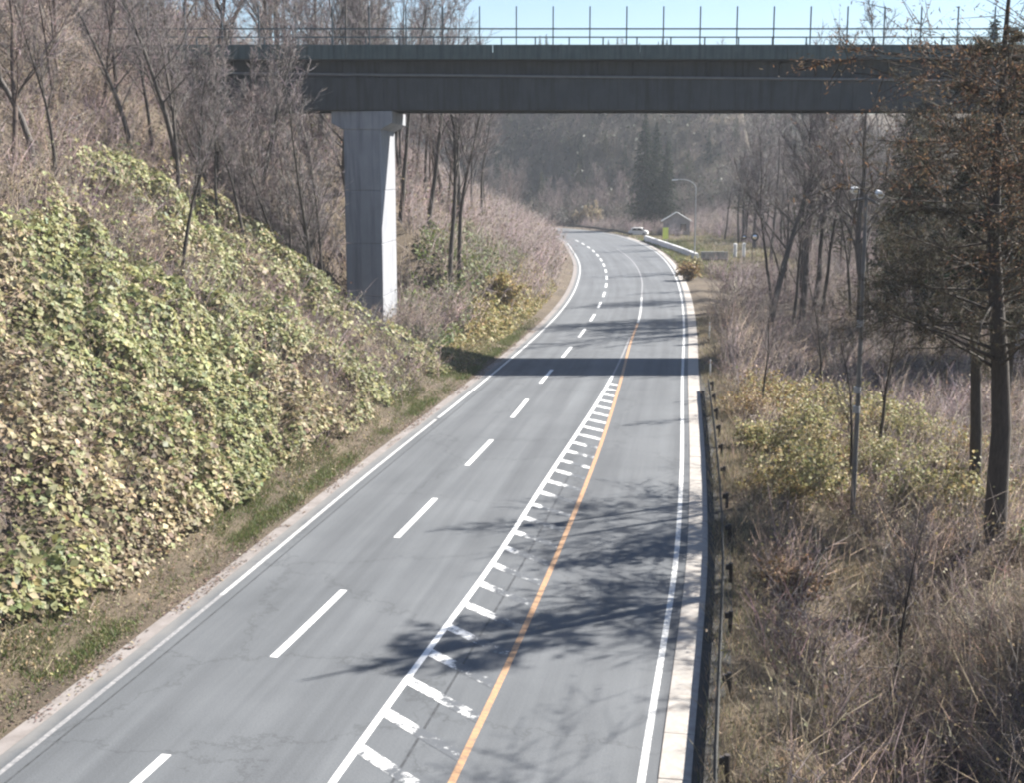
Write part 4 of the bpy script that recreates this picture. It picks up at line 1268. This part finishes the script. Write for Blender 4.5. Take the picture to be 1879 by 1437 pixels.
grass('dry_grass', 'bleached dry grass behind the guardrail', x[keep], y[keep], (.12, .45), [(.34, .285, .195), (.25, .21, .145), (.42, .36, .25), (.15, .16, .075)], [3, 3, 2, 1], .013)

x, y = scatter(14000, (-14, 4), (16, 84)); dl, dr, yl, yr = dists(x, y)
keep = (dl > .5) & (dl < 2.6) & (rng.random(len(x)) < sstep(.36, .6, fnoise(x, y, 2.4, 87)) * sstep(.4, 1.6, dl))
brush('verge_weeds', 'short brown weeds at the foot of the creeper bank', x[keep], y[keep], 5, (.12, .5), .007, BR_TAN + BR_MAUVE, [1] * 8, .8, 2.5, [(.30, .24, .13), (.22, .16, .10), (.17, .17, .07), (.36, .30, .18)], (.05, .12), 'verge_leaves', far=True)
# leaf litter over the shoulder strip and bank foot
x, y = scatter(210000, (-14, 5), (16, 100)); dl, dr, yl, yr = dists(x, y)
lx, ls, _ = polydist(x, y, LEFT)
dd = np.where(ls < 0, lx, -lx)
keep = (dd > .42) & (dd < 3.2) & (rng.random(len(x)) < np.where(dd < 1.0, 1.0 * sstep(.40, .60, fnoise(x, y, 1.4, 91) + .16 * (dd - .75)), .5))
x, y, dd = x[keep], y[keep], dd[keep]; n = len(x)
zz = np.maximum(height(x, y), .012) + rng.uniform(.01, .03, n)
V, T, C = leaves(np.c_[x, y, zz], rng.normal(size=(n, 3)) * .25 + np.array([0, 0, 1]), rng.uniform(.04, .10, n), palette(n, [(.22, .16, .13), (.17, .12, .10), (.30, .23, .17), (.13, .09, .08), (.36, .30, .22)], [3, 3, 2, 2, 1]), .7, .3)
tag(link('leaf_litter', mesh_np('leaf_litter', V, T, M['leaf'], C)), 'brown leaf litter drifted along the pale shoulder strip', 'leaf litter', kind='stuff')

# ------------------------------------------------------------------ single bushes
def bush(x, y, r, h, label, cols, w, group=None, n=2600, lsize=(.07, .15)):
    root = empty('bush', (x, y, gz(x, y) - .05)); tag(root, label, 'bush', group)
    k = 46
    b = np.c_[rng.normal(size=(k, 2)) * r * .15, np.zeros(k)]
    an = np.array([rng.uniform(.55, 1.5), rng.uniform(.55, 1.5)]); d = np.c_[rng.normal(size=(k, 2)) * .7 * r / h * an + rng.normal(size=2) * .2, np.ones(k)]
    G = Geo(); V, T, C, mid, tip, du = stems(b, d, rng.uniform(.35, 1.3, k) * h, np.full(k, .016), .2, palette(k, BR_MAUVE, [1] * 4)); G.add(V, T, C)
    V, T, C, m2, t2, _ = stems(np.r_[mid, (mid + tip) / 2, mid], np.r_[du, du, du] + rng.normal(size=(3 * k, 3)) * .6, rng.uniform(.3, .5, 3 * k) * h, np.full(3 * k, .009), .2, palette(3 * k, BR_MAUVE, [1] * 4)); G.add(V, T, C)
    link('stem', G.mesh('stem', M['twig']), root)
    i = rng.integers(0, 3 * k, n); f = rng.random(n)[:, None]
    p = m2[i] * (1 - f) + t2[i] * f + rng.normal(size=(n, 3)) * .08 * r
    p[:, 2] = np.maximum(p[:, 2], .05)
    V, T, C = leaves(p, rng.normal(size=(n, 3)) + np.array([.3, -.1, .5]), rng.uniform(*lsize, n), palette(n, cols, w, .2), .75)
    link('foliage', mesh_np('foliage', V, T, M['leaf'], C), root)
YEL = [(.40, .31, .13), (.32, .245, .11), (.47, .39, .19), (.25, .20, .10)]
YG = [(.31, .29, .14), (.37, .34, .18), (.22, .22, .10), (.42, .38, .22)]
OR = [(.27, .18, .10), (.33, .22, .12), (.21, .145, .09)]
GB = [(.09, .14, .045), (.13, .18, .06), (.18, .22, .08)]
bush(9.6, 44.5, 1.25, 1.7, 'bright yellow leafed bush behind the middle of the guardrail', YEL, [2, 2, 2, 1])
bush(11.6, 59.0, 1.3, 1.9, 'orange tinted bush near the guardrail end', OR + YEL[:2], [1, 1, 1, 1, 1])
bush(12.9, 64.0, 1.5, 2.0, 'rusty yellow bush at the overpass shadow edge', OR[:2] + YEL[1:], [1] * 5)
bush(15.6, 52.2, 1.6, 2.0, 'pale yellow green bush between lamp pole and larch trunks', YG, [1] * 4)
bush(16.2, 45.0, 1.3, 1.5, 'yellow green bush at the foot of the thinner larch', YG + YEL[:1], [1] * 5)
bush(12.3, 51.5, 1.6, 1.7, 'olive yellow bush behind the lamp pole', YG[:3] + YEL[3:], [1] * 4)
bush(15.9, 36.6, .85, 1.2, 'green leafed bush at the foot of the thick larch', GB, [1] * 3)
bush(9.9, 52.0, 1.1, 1.3, 'low straw coloured bush close to the guardrail', YG[1:] + YEL[2:3], [1] * 4)
bush(7.9, 34.5, .8, 1.1, 'small russet bush beside the guardrail shadow', OR, [1] * 3)
for i in range(42):
    x = rng.uniform(8.4, 21); y = rng.uniform(43, 71)
    if x - xat(RIGHT, y) < 3.6 or (y < 48 and abs(x / y - .276) < .025): continue
    bush(x, y, rng.uniform(.9, 1.8), rng.uniform(1.2, 2.3), ['straw yellow shrub', 'pale olive shrub', 'rust tinged shrub'][i % 3] + ' in the low thicket around the lamp pole' + (', close to the guardrail' if x - xat(RIGHT, y) < 6 else ', away from the guardrail' if x - xat(RIGHT, y) > 10 else ''), [YEL[2:] + YG, YG, OR[:1] + YEL[:2] + YG[:2]][i % 3], [1] * [6, 4, 5][i % 3], group='yellowing shrubs past the guardrail', n=1500, lsize=(.09, .20))
bush(-.6, 84.5 + 12, 1.6, 2.0, 'big yellow bush at the slope foot by the road past the pier', YEL + YG[:1], [2, 2, 2, 1, 1], n=3800, lsize=(.14, .3))
bush(17.8, 272 + 14, 3.0, 4.2, 'pale tan dry bush behind the far bend', [(.42, .34, .22), (.36, .29, .19)], [1, 1], n=3000, lsize=(.25, .5))
bush(9.5, 276 + 16, 3.6, 3.6, 'grey leafless bush at the far end of the bend', [(.24, .23, .22), (.19, .18, .17)], [1, 1], n=2500, lsize=(.2, .4))
bush(18.8, 137, 1.1, 1.7, 'orange bush beside the gutter past the overpass', OR + YEL[:1], [1] * 4, n=1600, lsize=(.14, .28))
bush(20.6, 146, 1.3, 1.7, 'dull yellow bush between gutter and grass patch', YG[:2] + YEL[1:2], [1] * 3, n=1600, lsize=(.14, .28))

# ------------------------------------------------------------------ haze
HAZE = 0.00032
if HAZE:
    hz = MB().box((15, 350, 32), (730, 860, 76)).build('haze', None) if False else None
    m, nt, N, L, P = new_mat('haze_air')
    N.remove(P)
    pv = N.new('ShaderNodeVolumePrincipled'); pv.inputs['Density'].default_value = HAZE
    pv.inputs['Color'].default_value = (.86, .92, 1.0, 1)
    L.new(pv.outputs[0], N['Material Output'].inputs['Volume'])
    hz = MB().box((15, 350, 32), (720, 860, 76)).build('haze', m)
    hz['kind'] = 'stuff'; hz['label'] = 'thin pale haze filling the valley'
